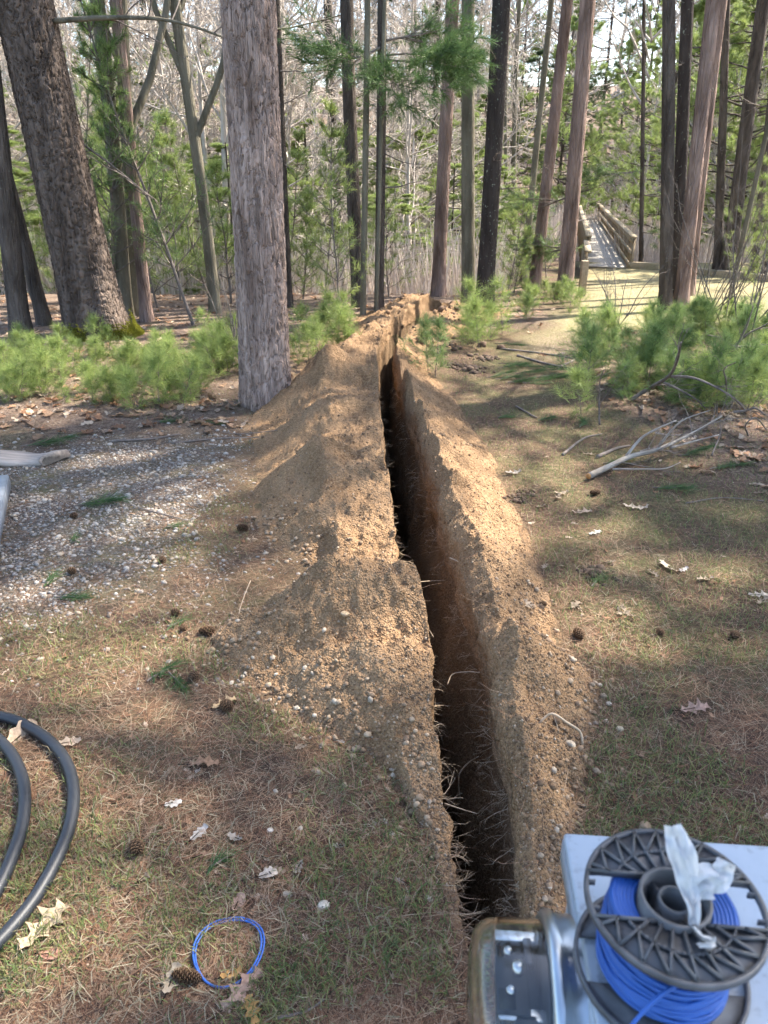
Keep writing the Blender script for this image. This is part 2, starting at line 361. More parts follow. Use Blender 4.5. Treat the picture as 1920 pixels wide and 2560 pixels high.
hR = tab((.9, 0), (1.2, .05), (1.39, .08), (1.66, .115), (1.87, .14), (2.08, .195), (2.15, .19), (2.22, .14), (2.4, .15), (2.63, .20), (2.9, .225), (2.98, .19), (3.1, .185), (3.4, .24), (3.5, .20), (3.9, .25), (4.0, .19), (4.3, .19), (4.55, .24), (4.65, .19), (5.1, .23), (5.4, .2), (5.5, .11), (5.8, .18), (5.95, .12), (6.2, .14), (6.57, .22), (6.8, .16), (7.2, .17), (8, .16), (9, .20), (10, .22), (10.6, .0))
cR = tab((.9, .04), (1.4, .07), (1.66, .095), (1.87, .125), (2.14, .185), (2.3, .165), (2.63, .18), (3.1, .14), (3.74, .11), (4.55, .07), (5.4, .05), (6.5, .05), (8, .12), (10, .15))
Y0, Y1 = .6, 10.6

_lr, _cr = lipR, cR
lipR = lambda y: _lr(y) + .55 * _cr(y) * ((np.asarray(y) > .9) & (np.asarray(y) < 10.4))
cR = lambda y: .45 * _cr(y)
_ll, _lr2 = lipL, lipR
_jit = lambda y, sd: (.011 * vnoise(np.asarray(y) * 5, np.asarray(y) * 0 + 3, sd) + .007 * vnoise(np.asarray(y) * 17, np.asarray(y) * 0 + 5, sd)) * ((np.asarray(y) > .75) & (np.asarray(y) < 10.2))
lipL = lambda y: _ll(y) + _jit(y, 3)
lipR = lambda y: _lr2(y) + _jit(y, 8)
def gz(x, y):
    """height of the undisturbed ground"""
    x = np.asarray(x, float); y = np.asarray(y, float)
    z = -.46 * sstep(5.5, 17, y)
    yb = 12.0 + 5.8 * sstep(1.6, 4.0, x)
    z = z - 1.15 * sstep(0, 4.5, y - yb)
    hill = np.maximum(y - 46 - .12 * x, 0)
    z = z + np.where(hill > 0, 17 * (1 - np.exp(-hill / 52.0)) * (1 + .08 * fbm(x * .03, y * .03, 3, 4)), 0)
    far = sstep(13, 30, y)
    z = z + fbm(x * .9, y * .9, 4, 11) * (.022 + .16 * far) + fbm(x * 6, y * 6, 3, 21) * .007 * (1 - far)
    return z
def mound(x, y):
    """height of the spoil above the ground"""
    x = np.asarray(x, float); y = np.asarray(y, float)
    jx = .07 * fbm(x * 6, y * 6, 4, 31)
    h = np.zeros(np.broadcast(x, y).shape)
    for side in (0, 1):
        lip, toe, hh, cc = ((lipL, toeL, hL, cL), (lipR, toeR, hR, cR))[side]
        yy = y + .05 * vnoise(x * 3, y * 2, 41 + side)             # ridges wander a little
        s = (lip(y) - x) if side == 0 else (x - lip(y))
        w = np.abs(toe(y) - lip(y)) + jx * sstep(0, .15, s); c = np.minimum(cc(y), w * .8); H = hh(yy) * ((1.30 if side == 0 else 1.2) * (1 - .62 * sstep(5.8, 7.4, y)))
        if side == 0:
            inn = .90 + .10 * sstep(0, 1, s / np.maximum(c, .01)) - .18 * np.sin(np.clip(s / np.maximum(c, .01), 0, 1) * PI) * sstep(2.7, 3.4, y) * (.5 + .5 * np.sin(y * 9))
        else:
            inn = .62 + .38 * np.clip(s / np.maximum(c, .01), 0, 1) ** .8
        t = np.clip((s - c) / np.maximum(w - c, .02), 0, 1)
        out = (1 - t) ** 1.12
        rnd = .03 * np.exp(-((s - c) / .035) ** 2)                 # rounded crest
        p = np.where(s < c, inn, out) * H - rnd * H * 4 * .25
        ok = (s >= -1e-6) & (s <= w + .001) & (y > Y0) & (y < Y1)
        g = 1 - t * .5
        d = fbm(x * 5, y * 6, 3, 53) * .030 * g + fbm(x * 14, y * 14, 3, 51) * .027 * g + fbm(x * 45, y * 45, 2, 61) * .011
        d = d + fbm(x * 2.6 + 3, y * 2.6, 3, 57) * .09 * sstep(6.6, 8.0, y) + np.abs(fbm(x * 7, y * 7, 2, 58)) * .035 * sstep(5, 6.5, y)
        # small landslip steps on the crest
        f1, f2, cid = worley(x * 9 + 3, y * 5, 71)
        d = d + np.where(s < c * 1.3, (cid - .5) * .018 * sstep(2.6, 3.5, y), 0)
        h = np.where(ok, np.maximum(p + d * np.clip(H * 9, 0.15, 1) * sstep(0, .05, w - s) - .003, -.01), h)
    # a boot hole and the slumped hollow of the front heap
    h = h - .07 * np.exp(-(((x + .27) / .05) ** 2 + ((y - 2.93) / .06) ** 2)) * (h > .02)
    h = h - .03 * np.exp(-(((x + .10) / .13) ** 2 + ((y - 2.12) / .04) ** 2)) * (h > .02)
    return h
def surf(x, y): return gz(x, y) + np.maximum(mound(x, y), 0)
def in_spoil(x, y): return (x > toeL(y)) & (x < toeR(y)) & (y > 1.0) & (y < Y1)
def gravel_mask(x, y):
    f = .25 * fbm(x * 2.2, y * 2.2, 4, 81)
    return sstep(-.15, .45, -.72 - x + f * .9) * sstep(-.2, .5, y - 2.42 - .22 * (x + 1.0) + f) * sstep(-.2, .5, 4.75 + .2 * (x + 1) - y + f) * (x > -4.5)
def path_mask(x, y):
    xl = np.interp(y, [5.5, 7, 9, 11, 17, 20], [.9, 1.15, 1.7, 2.6, 4.2, 4.4]); xr = np.interp(y, [5.5, 7, 8.5, 10, 17, 18], [1.7, 2.1, 3.0, 6.5, 11, 12])
    f = .35 * fbm(x * 1.3, y * 1.3, 4, 91)
    return sstep(0, .5, x - xl + f) * sstep(0, .5, xr - x + f) * sstep(5.6, 8.2, y) * (1 - sstep(17.6, 18.6, y))
def leaf_mask(x, y):
    f = .5 * fbm(x * .8, y * .8, 4, 101)
    a = sstep(4.4, 5.2, y + f * .5) * sstep(0, .4, -x - .55 + f)
    b = sstep(8.0, 9.4, y + f) * sstep(0, .5, 2.4 - x + f)
    c = sstep(0, .5, x - 1.75 + f * .6 + .05 * y) * sstep(3.4, 4.1, y + f * .6) * (1 - sstep(7, 8.5, y))
    return np.clip(np.maximum(np.maximum(a, b), c) + sstep(18, 22, y), 0, 1)

def ray(px, py, k=1.1573):
    a = (px * k - 960) / FPX; b = (1280 - py * k) / FPX
    return np.array([a, math.cos(PITCH) + b * math.sin(PITCH), -math.sin(PITCH) + b * math.cos(PITCH)])
def site(px, py, dz=0.0):
    """where the sight line through a spot of the photo meets the ground"""
    d = ray(px, py); t = np.geomspace(.5, 120, 700)
    for _ in range(2):
        g = CAMH + d[2] * t - gz(d[0] * t, d[1] * t) - dz; i = max(1, int(np.argmax(g < 0))); t = np.linspace(t[i - 1], t[i], 40)
    t = t[20]
    p = d * t; return np.array([p[0], p[1], float(gz(p[0], p[1])) + dz])
def at_y(px, py, Y):
    d = ray(px, py); t = Y / d[1]; return np.array([d[0] * t, Y, CAMH + d[2] * t])

def make_ground():
    ys = np.concatenate([np.linspace(-5, .58, 24), np.geomspace(.6, 10.6, 300), np.geomspace(10.7, 190, 120)])
    ds = np.concatenate([[0], np.geomspace(.02, 90, 118)])
    mb = MB(); SO = []
    for side in (-1, 1):
        lip = (lipL if side < 0 else lipR)(ys)
        lip = np.where((ys < Y0) | (ys > Y1), np.where(ys < Y0, .24, .93), lip)
        X = lip[:, None] + side * ds[None] * np.where(ys > 20, 1.4, 1)[:, None]; Yg = np.repeat(ys[:, None], len(ds), 1)
        Z = gz(X, Yg)
        hm = np.maximum(mound(X, Yg), 0); Z = np.where(hm > .02, Z - .012, Z)
        c = np.stack([gravel_mask(X, Yg), path_mask(X, Yg), leaf_mask(X, Yg)], -1)
        f = grid_faces(len(ys), len(ds))
        if side < 0: f = f[:, ::-1]
        mb.add(np.stack([X, Yg, Z], -1), f, c.reshape(-1, 3)); dd = np.where(side < 0, toeL(Yg) - X, X - toeR(Yg)) + .25 * np.maximum(1.2 - Yg, 0)
        SO.append((np.exp(-np.maximum(dd, 0) / (.21 if side < 0 else .07)) * ((Yg > .7) & (Yg < 11))).ravel())
    gob = mb.build('ground', M['ground'], None, True); at = gob.data.attributes.new('soil', 'FLOAT', 'POINT'); at.data.foreach_set('value', np.concatenate(SO))
    tag(gob, 'brown forest floor of needles, moss and grass cut by a trench', None, None, 'structure')
make_ground()

def make_trench():
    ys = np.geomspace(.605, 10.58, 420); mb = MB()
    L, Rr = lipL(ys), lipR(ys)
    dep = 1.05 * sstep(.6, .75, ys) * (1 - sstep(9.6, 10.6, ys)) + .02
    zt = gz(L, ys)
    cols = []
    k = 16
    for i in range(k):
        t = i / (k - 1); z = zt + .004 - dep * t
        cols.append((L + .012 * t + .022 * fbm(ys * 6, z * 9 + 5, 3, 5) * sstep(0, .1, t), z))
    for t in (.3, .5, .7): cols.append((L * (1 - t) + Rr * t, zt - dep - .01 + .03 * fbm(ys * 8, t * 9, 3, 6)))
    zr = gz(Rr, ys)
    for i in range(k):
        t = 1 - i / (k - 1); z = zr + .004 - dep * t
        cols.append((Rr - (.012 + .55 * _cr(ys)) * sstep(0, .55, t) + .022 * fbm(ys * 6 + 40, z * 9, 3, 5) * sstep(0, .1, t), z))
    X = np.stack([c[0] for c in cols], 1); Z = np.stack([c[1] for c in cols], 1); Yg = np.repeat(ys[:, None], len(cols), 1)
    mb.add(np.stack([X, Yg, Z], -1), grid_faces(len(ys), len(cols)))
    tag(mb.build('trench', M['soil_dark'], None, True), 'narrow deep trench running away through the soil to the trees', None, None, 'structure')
make_trench()

def make_spoil(side):
    lip, toe = ((lipL, toeL), (lipR, toeR))[side]
    ys = np.geomspace(1.12 if side == 0 else .92, 10.58, 580); u = np.linspace(0, 1, 96) ** 1.15
    w = toe(ys) - lip(ys)
    X = lip(ys)[:, None] + (w * (1 + 0.02))[:, None] * u[None]; Yg = np.repeat(ys[:, None], len(u), 1)
    sgn = -1 if side == 0 else 1
    G = gz(X, Yg); Hm = mound(X, Yg)
    edge = (np.arange(len(u)) >= len(u) - 2)
    Z = G + np.where(edge[None], -.012, np.maximum(Hm, -.008))
    # inner face: from the top of the heap down into the trench mouth, crumbling
    rows = []
    top = Z[:, 0]
    for k, t in enumerate(np.linspace(1, 0, 12)[:-1]):
        pass
    inner = []
    for t in np.linspace(0, .92, 12):
        z = G[:, 0] - .03 + (top - G[:, 0] + .03) * t
        off = (.020 * fbm(ys * 11, z * 16 + 7 * side, 3, 77) + .012 * fbm(ys * 40, z * 40, 2, 78)) * math.sin(t * PI) + .008 * (1 - t)
        inner.append((lip(ys) - sgn * off * 1.0, z))
    X = np.concatenate([np.stack([a for a, _ in inner], 1), X], 1); Z = np.concatenate([np.stack([b for _, b in inner], 1), Z], 1)
    Yg = np.repeat(ys[:, None], X.shape[1], 1)
    f = grid_faces(len(ys), X.shape[1]);
    if side == 0: f = f[:, ::-1]
    mb = MB(); mb.add(np.stack([X, Yg, Z], -1), f)
    o = mb.build('soil_mound', M['soil'], None, True)
    tag(o, ('broad heap of tan sandy soil along the trench on the grey pine trunk side', 'narrow sharp crested ridge of tan soil on the path side of the trench')[side], 'soil mound', 'spoil heaps along the trench')
for s in (0, 1): make_spoil(s)

# ---------------------------------------------------------------- trees
def trunk_mesh(P, r0, H, lean, bend, mat, nseg=26, m=14, flare=.35, seed=0, detail=0, thin=.55):
    """P base; lean = dx per metre of height; returns centre function and mesh builder"""
    rng = np.random.default_rng(seed)
    z = np.linspace(0, 1, nseg) ** 1.25 * H if not detail else np.concatenate([np.linspace(0, detail, int(detail * 84)), np.linspace(detail, H, 16)[1:]])
    ph = rng.uniform(0, 6, 4)
    cx = lean[0] * np.minimum(z, 5) + lean[0] * .4 * np.maximum(z - 5, 0) + bend * (np.sin(z * .55 + ph[0]) - math.sin(ph[0]))
    cyv = lean[1] * z + bend * .7 * (np.sin(z * .45 + ph[1]) - math.sin(ph[1]))
    r = r0 * (1 - thin * z / H) + r0 * flare * np.exp(-z / (r0 * 1.6)) * .8
    if detail: m = 132
    a = np.arange(m) * 2 * PI / m
    lob = 1 + .10 * np.exp(-z / (r0 * 2.2))[:, None] * np.cos(a[None] * 5 + ph[2]) + .025 * np.sin(a[None] * 2 + z[:, None] * .8 + ph[3])
    rr = r[:, None] * lob
    col = None
    if detail:
        U = a[None] * r0 * 26 + .7 * fbm(np.repeat(z[:, None], m, 1) * 5, np.cos(a)[None] * 3 + 5, 3, seed); V = z[:, None] * 8.0 + .8 * fbm(a[None] * r0 * 30, np.repeat(z[:, None], m, 1) * 4, 3, seed + 2)
        f1, f2, cid = worley(U + 0 * V, V + 0 * U, seed + 3)
        g = sstep(0, .24, f2 - f1)
        U2 = U * 2.3 + 7; V2 = V * 1.6; f1b, f2b, cid2 = worley(U2 + 0 * V, V2 + 0 * U, seed + 6)
        seam = np.minimum(1, np.abs(((a + ph[2]) % (2 * PI)) - PI)[None] * 6)     # keeps the texture seam at the back shallow
        d = (g - .6) * .017 + (sstep(0, .3, f2b - f1b) - .5) * .006 + (cid - .5) * .008
        rr = rr + d * (r0 / .18) * .8
        k = (.80 + .4 * cid) * (.92 + .16 * cid2); col = np.stack([k, k * (1 - .04 * cid2), k * (1 - .07 * cid2)], -1).reshape(-1, 3)
    v = np.stack([cx[:, None] + rr * np.cos(a), cyv[:, None] + rr * np.sin(a), np.repeat(z[:, None], m, 1) - .06 * (z[:, None] == 0)], -1)
    mb = MB(); mb.add(v, grid_faces(len(z), m, True), col if col is not None else (1, 1, 1))
    fn = lambda zz: np.array([np.interp(zz, z, cx), np.interp(zz, z, cyv), zz])
    rf = lambda zz: float(np.interp(zz, z, r))
    return mb, fn, rf

def limbs(rng, starts, dirs, lens, rads, sub=(3, 2), wig=.16, up=.03, ang=(.4, 1.0), m=4):
    """dead or bare limbs with side twigs -> MB"""
    mb = MB(); P = np.array(starts, float); D = nrm(np.array(dirs, float)); L = np.array(lens, float); r = np.array(rads, float)
    pts = polyl(rng, P, D, L, 6, wig, up); rad = taper(len(P), 6, r, .25); mb.add(*tubes(pts, rad, m))
    for i, n in enumerate(sub):
        P, D, L, r = kids(rng, pts, L, rad, n, ang, .5, .45, .2); pts = polyl(rng, P, D, L, 4, wig * 1.3, up); rad = taper(len(P), 4, r, .35)
        mb.add(*tubes(pts, rad, 3))
    return mb, pts

def pine_crown_mesh(name, seed, H=7.0, R0=2.6, nb=44, full=False, needle=(.15, .010), ntuft=14, mat=None, c0=(.07, .13, .045), c1=(.14, .20, .07)):
    """boughs with twigs (bark) and needle tufts, around the z axis: returns two meshes"""
    rng = np.random.default_rng(seed); t = np.sort(rng.random(nb)); z = t * H; az = rng.uniform(0, 2 * PI, nb)
    L = R0 * ((1 - t) ** .8 * .9 + .12 if full else (.45 + .9 * np.sin(np.clip(t * 1.1 + .15, 0, 1) * PI) ** .8 * .8)) * rng.uniform(.75, 1.15, nb)
    D = nrm(np.stack([np.cos(az), np.sin(az), rng.uniform(-.05, .35, nb)], 1)); P = np.stack([0 * z, 0 * z, z], 1)
    wood = MB(); pts = polyl(rng, P, D, L, 6, .10, .02); rad = taper(nb, 6, .012 + .009 * L, .25); wood.add(*tubes(pts, rad, 4))
    P1, D1, L1, r1 = kids(rng, pts, L, rad, 8, (.5, 1.1), .42, .45, .28); D1[:, 2] *= .45; D1 = nrm(D1)
    p1 = polyl(rng, P1, D1, L1, 3, .12, .05); ra1 = taper(len(P1), 3, r1, .3); wood.add(*tubes(p1, ra1, 3))
    P2, D2, L2, r2 = kids(rng, p1, L1, ra1, 3, (.3, .9), .5, .5, .3); p2 = polyl(rng, P2, D2, L2, 2, .1, .12); wood.add(*tubes(p2, taper(len(P2), 2, r2, .4), 3))
    T = np.concatenate([p1[:, -1], p2[:, -1], p2[:, 1]]); TD = nrm(np.concatenate([p1[:, -1] - p1[:, -2], p2[:, -1] - p2[:, -2], p2[:, 1] - p2[:, 0]]))
    fol = MB(); v, f, c = needles(rng, T, TD, ntuft, needle[0], needle[1], (.2, 1.15), .10, .12, c0, c1); fol.add(v, f, c)
    return wood.mesh(name + '_boughs', M['dark_bark']), fol.mesh(name + '_needles', mat or M['needle_dark'])
CROWN = [pine_crown_mesh('crown', 100 + i) for i in range(3)]
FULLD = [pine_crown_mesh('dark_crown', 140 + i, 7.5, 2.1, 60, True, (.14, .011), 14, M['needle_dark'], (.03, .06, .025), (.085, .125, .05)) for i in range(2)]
FULL = [pine_crown_mesh('full_crown', 120 + i, 7.5, 2.1, 60, True, (.13, .009), 21, M['needle'], (.15, .215, .06), (.36, .42, .14)) for i in range(3)]

def bare_crown_mesh(name, seed, H=9.0, nb=16, subs=((6, .55), (5, .5), (4, .5)), spread=(.5, 1.0), r0=.055, trunk=True, low=.2, tr=.10, end=.008, up=.06):
    rng = np.random.default_rng(seed); mb = MB()
    tp = polyl(rng, np.zeros((1, 3)), np.array([[0, 0, 1.]]), np.array([H]), 12, .06, .12); trd = taper(1, 12, np.array([tr]), .12)
    if trunk: mb.add(*tubes(tp, trd, 7))
    P, D, L, r = kids(rng, tp, np.array([H * .42]), trd, nb, spread, 1.0, .5, low, .97)
    pts = polyl(rng, P, D, L, 6, .14, up); rad = np.maximum(taper(len(P), 6, np.minimum(r, r0), .3), end); mb.add(*tubes(pts, rad, 4))
    for n, lr in subs:
        P, D, L, r = kids(rng, pts, L, rad, n, (.35, .95), lr, .5, .15); pts = polyl(rng, P, D, L, 4, .17, up * .8); rad = np.maximum(taper(len(P), 4, r, .4), end)
        mb.add(*tubes(pts, rad, 3))
    return mb, pts

# --- main trees: base pixel, pixel column where the trunk leaves the top edge, width in pixels
#  (name, bx, by, tx, w, material, label, height, options)
TREES = [
 ('pine_tree', 212, 722, 52, 112, 'white_pine', 'thick dark furrowed pine with mossy root flare behind the seedling patch', 17, dict(detail=3.4, crown=1, flare=.30)),
 ('pine_tree', 577, 872, 527, 102, 'grey_pine', 'thick grey plated pine trunk rising beside the soil heap', 18, dict(detail=2.8, crown=1, flare=.12)),
 ('pine_tree', 45, 728, -38, 42, 'dark_bark', 'dark leaning trunk at the left edge, nearest the edge', 14, dict(crown=0)),
 ('oak_tree', 97, 702, -48, 30, 'dark_bark', 'thin dark curved trunk just left of the thick furrowed pine', 13, dict(bend=.10)),
 ('maple_tree', 272, 690, 192, 31, 'bare_olive', 'olive grey smooth trunk right of the thick furrowed pine', 14, dict(bend=.08)),
 ('red_pine', 318, 694, 243, 26, 'red_pine', 'slim reddish pine right of the thick furrowed pine', 15, dict(crown=1)),
 ('maple_tree', 292, 684, 281, 29, 'bare_olive', 'olive grey trunk standing directly behind the slim reddish pine', 14, dict(bend=.06, fork=1)),
 ('maple_tree', 466, 676, 405, 25, 'bare_olive', 'pale leaning bare tree midway between thick furrowed pine and grey pine', 12, dict(bend=.10, fork=1)),
 ('pine_tree', 624, 664, 590, 17, 'dark_bark', 'slender dark trunk half hidden behind the grey pine', 13, dict(dead=5)),
 ('pine_tree', 740, 622, 706, 20, 'dark_bark', 'dark pine with many dead whorled limbs left of the trench end', 14, dict(dead=16, crown=1)),
 ('oak_tree', 776, 662, 754, 29, 'dark_bark', 'stout dark brown trunk directly left of the trench end', 15, dict(bend=.05)),
 ('ash_tree', 784, 692, 788, 13, 'bare_olive', 'pole thin grey trunk nearest the trench heap, in front of the stout one', 12, dict()),
 ('oak_tree', 818, 680, 828, 20, 'dark_bark', 'dark slim trunk growing right behind the bend of the trench', 14, dict(dead=9)),
 ('ash_tree', 812, 690, 838, 9, 'bare_olive', 'very thin pale pole touching the dark trunk behind the trench bend', 12, dict()),
 ('red_pine', 946, 640, 976, 29, 'red_pine', 'reddish pine trunk rising out of the far soil heap', 16, dict(crown=1, dead=6)),
 ('oak_tree', 931, 622, 943, 15, 'dark_bark', 'thin brown trunk half behind the reddish pine at the far soil heap', 13, dict()),
 ('maple_tree', 880, 628, 912, 9, 'twig', 'wispy thin bare sapling left of the far reddish pine', 9, dict(bend=.10)),
 ('maple_tree', 1012, 657, 1006, 28, 'bare_olive', 'straight grey green trunk beside the black trunk', 15, dict()),
 ('oak_tree', 1046, 662, 1088, 38, 'black_bark', 'black trunk with pale lichen flecks at the middle of the wood', 15, dict(dead=8)),
 ('ash_tree', 1093, 566, 1094, 9, 'bare_olive', 'first and thinnest of three poles right of the black trunk', 12, dict()),
 ('ash_tree', 1107, 582, 1119, 12, 'bare_olive', 'middle of three thin poles right of the black trunk', 12, dict()),
 ('ash_tree', 1131, 604, 1186, 14, 'bare_olive', 'leaning right hand one of three poles beside the black trunk', 12, dict(dead=4)),
 ('red_pine', 1152, 632, 1224, 25, 'red_pine', 'reddish pine leaning right, left one of the pair before the footbridge', 16, dict(crown=1, dead=7)),
 ('red_pine', 1218, 643, 1268, 33, 'red_pine', 'sturdy reddish pine standing directly left of the footbridge', 17, dict(crown=1, dead=7)),
 ('oak_tree', 1437, 672, 1444, 28, 'dark_bark', 'brown trunk at the left of the clump beside the path', 14, dict()),
 ('oak_tree', 1462, 655, 1482, 27, 'black_bark', 'black trunk in the clump beside the path', 14, dict(dead=6)),
 ('red_pine', 1470, 668, 1548, 31, 'red_pine', 'pinkish pine leaning right in front of the clump beside the path', 16, dict(crown=1, dead=5)),
 ('red_pine', 1488, 638, 1562, 22, 'red_pine', 'second reddish pine behind the leaning pinkish pine of the clump', 16, dict(crown=1)),
 ('oak_tree', 1385, 572, 1386, 10, 'dark_bark', 'thin dark sapling trunk right of the footbridge railing', 9, dict()),
 ('pine_tree', 1548, 594, 1570, 18, 'dark_bark', 'dark trunk beyond the path to the right of the clump', 13, dict(crown=1, dead=8)),
 ('pine_tree', 1572, 597, 1648, 30, 'dark_bark', 'broad dark trunk near the timber edging at the right', 14, dict(crown=1, dead=8)),
 ('maple_tree', 1574, 660, 1705, 11, 'bare_olive', 'thin trunk leaning far right over the seedling thicket', 9, dict(bend=.08)),
 ('pine_tree', 1625, 604, 1690, 16, 'dark_bark', 'dark trunk at the right edge behind the timber edging', 13, dict(crown=1, dead=8)),
 ('pine_tree', 1648, 606, 1745, 12, 'dark_bark', 'rightmost thin dark trunk behind the timber edging', 12, dict(dead=8)),
]
BARE_TOP = []
for i in range(3):
    mb, _ = bare_crown_mesh('bare_top', 300 + i, 6.5, 12, ((5, .55), (4, .5)), trunk=False, low=.05, tr=.08)
    BARE_TOP.append(mb.mesh('bare_top', M['bare']))
TREE_OBJ = []
for i, (nm, bx, by, tx, w, mk, lab, H, op) in enumerate(TREES):
    P = site(bx, by); Q = at_y(tx, 0, P[1]); depth = P[1] / ray(bx, by)[1]
    r0 = w / 1616 * depth / 2; lean = ((Q[0] - P[0]) / (Q[2] - P[2]), 0)
    root = thing(nm, lab, 'tree', tuple(P), 0)
    mb, fn, rf = trunk_mesh(P, r0, H, lean, op.get('bend', .02), None, seed=500 + i, detail=op.get('detail', 0), flare=op.get('flare', .35 if r0 > .05 else .2), m=18 if r0 > .1 else 10)
    mb.build('trunk', M[mk], root, True); rng = np.random.default_rng(600 + i)
    if 'crown' in op:
        cm = CROWN[i % 3]; zc = H - 7.2
        for me, n in ((cm[0], 'boughs'), (cm[1], 'crown')):
            c = link(n, me, root); c.location = tuple(fn(H - 4.2)); c.rotation_euler = (0, 0, i * 1.3); c.scale = (.5, .5, .6)
    else:
        c = link('crown', BARE_TOP[i % 3], root); c.location = tuple(fn(H - 6.6)); c.rotation_euler = (0, 0, i * 1.7)
        s = np.clip(r0 / .07, .45, 1.0); c.scale = (s, s, 1)
    nd = op.get('dead', 0)
    if nd:
        z = np.sort(rng.uniform(.9, 4.6, nd)) if nd < 14 else np.sort(rng.uniform(.8, 4.0, nd)); az = rng.uniform(0, 2 * PI, nd)
        st = [fn(a) for a in z]; D = np.stack([np.cos(az), np.sin(az), rng.uniform(-.25, .3, nd)], 1)
        ln = rng.uniform(.25, 1.0, nd) * (1.5 if nd > 10 else .8); 
        for q in range(nd): mb, _ = limbs(rng, st[q:q + 1], D[q:q + 1], ln[q:q + 1], .006 + .006 * ln[q:q + 1], (4, 2)); mb.build('dead_limb', M['twig'], root)
    if op.get('fork'):
        st = [fn(a) for a in (2.0, 2.6, 3.2)]; D = np.array([(.5, .1, 1), (-.45, -.1, 1), (.35, .3, .8)]); mb, _ = limbs(rng, st, D, [4, 4.2, 3], [r0 * .6, r0 * .5, r0 * .4], (6, 4, 3), .10, .02, (.5, 1.1), 7)
        mb.build('limbs', M['bare_olive'], root)
    TREE_OBJ.append((root, fn, P, r0))
# long limb of the thick furrowed pine and its mossy skirt
root, fn, P, r0 = TREE_OBJ[0]
pts = np.array([at_y(x, y, P[1] - dy) for x, y, dy in ((112, 46, 0), (190, 40, .12), (270, 38, .2), (345, 41, .3), (420, 58, .35), (480, 80, .4))]) - P
mb = MB(); pl = spline(pts, 16); mb.add(*tube(pl, np.linspace(.026, .010, 16), 6))
rng = np.random.default_rng(5); m2, _ = limbs(rng, pl[4::2], np.stack([rng.uniform(0, 1, 6), rng.uniform(-.3, .5, 6), rng.uniform(-.5, .8, 6)], 1), rng.uniform(.4, 1.1, 6), np.full(6, .008), (4, 3))
mb.build('limb', M['bare_olive'], root); m2.build('twigs', M['twig'], root)
mb = MB(); pl = np.array([at_y(x, y, P[1] + .2) for x, y in ((120, 265), (170, 305), (230, 348), (280, 388), (330, 430))]) - P; mb.add(*tube(spline(pl, 12), np.linspace(.015, .005, 12), 5))
m2, _ = limbs(rng, spline(pl, 12)[2::2], np.stack([rng.uniform(-.5, 1, 5), rng.uniform(-.5, .5, 5), rng.uniform(-.6, .3, 5)], 1), rng.uniform(.3, .8, 5), np.full(5, .006), (4, 2))
mb.build('limb', M['twig'], root); m2.build('twigs', M['twig'], root)
az = rng.uniform(-2.2, .6, 2600); zz = np.abs(rng.normal(0, .075, 2600)) + .0; rr = r0 * (1 + .42 * np.exp(-zz / (r0 * 1.6))) * 1.03 + .012 + np.maximum(.10 - zz, 0) * .5
keep = fbm(az * 3, zz * 9, 3, 3) > -.1; az, zz, rr = az[keep], zz[keep], rr[keep]
mp = np.stack([rr * np.cos(az), rr * np.sin(az), zz - .01], 1); md = nrm(np.stack([np.cos(az), np.sin(az), 0 * az + .7], 1))
mb = MB(); mb.add(*needles(rng, mp, md, 6, .026, .006, (.1, 1.2), 0, .01, (.12, .13, .015), (.30, .29, .04))); mb.build('moss', M['grass'], root)

# pine boughs that reach into view on the dark pines near the trench end
def bough(root, base, tip, seed, w=.9, nsub=22, mat='needle_dark', c0=(.055, .11, .04), c1=(.14, .21, .07), nl=.13, nw=.0055, nt=26):
    rng = np.random.default_rng(seed); base = np.array(base, float); tip = np.array(tip, float); L = np.linalg.norm(tip - base)
    pts = polyl(rng, base[None], nrm(tip - base)[None], np.array([L]), 8, .06, .0); rad = taper(1, 8, np.array([.016]), .25)
    wood = MB(); wood.add(*tubes(pts, rad, 5))
    P1, D1, L1, r1 = kids(rng, pts, np.array([w * 1.2]), rad, nsub, (.5, 1.0), .8, .45, .25); D1[:, 2] = D1[:, 2] * .3 + .05; D1 = nrm(D1)
    p1 = polyl(rng, P1, D1, L1, 4, .10, .0); ra = taper(len(P1), 4, r1, .3); wood.add(*tubes(p1, ra, 3))
    P2, D2, L2, r2 = kids(rng, p1, L1, ra, 5, (.3, .9), .45, .5, .25); p2 = polyl(rng, P2, D2, L2, 2, .1, .06); wood.add(*tubes(p2, taper(len(P2), 2, r2, .4), 3))
    T = np.concatenate([p1[:, -1], p2[:, -1]]); TD = nrm(np.concatenate([p1[:, -1] - p1[:, -2], p2[:, -1] - p2[:, -2]]))
    b = wood.build('bough', M['twig'], root); fol = MB(); fol.add(*needles(rng, T, TD, nt, nl, nw, (.2, 1.1), .08, .12, c0, c1)); fol.build('needles', M[mat], b)
for ti, px0, py0, px1, py1, dy in ((9, 708, 112, 620, 138, -.9), (9, 706, 130, 780, 150, -1.0), (12, 826, 118, 930, 128, -.4), (9, 708, 105, 610, 150, -.5), (9, 708, 115, 820, 160, -.6), (9, 712, 150, 640, 175, .4), (12, 826, 130, 960, 105, -.4), (12, 826, 160, 900, 190, -.9), (9, 705, 40, 600, 110, .3), (12, 826, 90, 940, 60, .5), (12, 826, 100, 760, 130, -.3)):
    root, fn, P, r0 = TREE_OBJ[ti]; bough(root, at_y(px0, py0, P[1]) - P, at_y(px1, py1, P[1] + dy) - P, ti * 31 + px1)
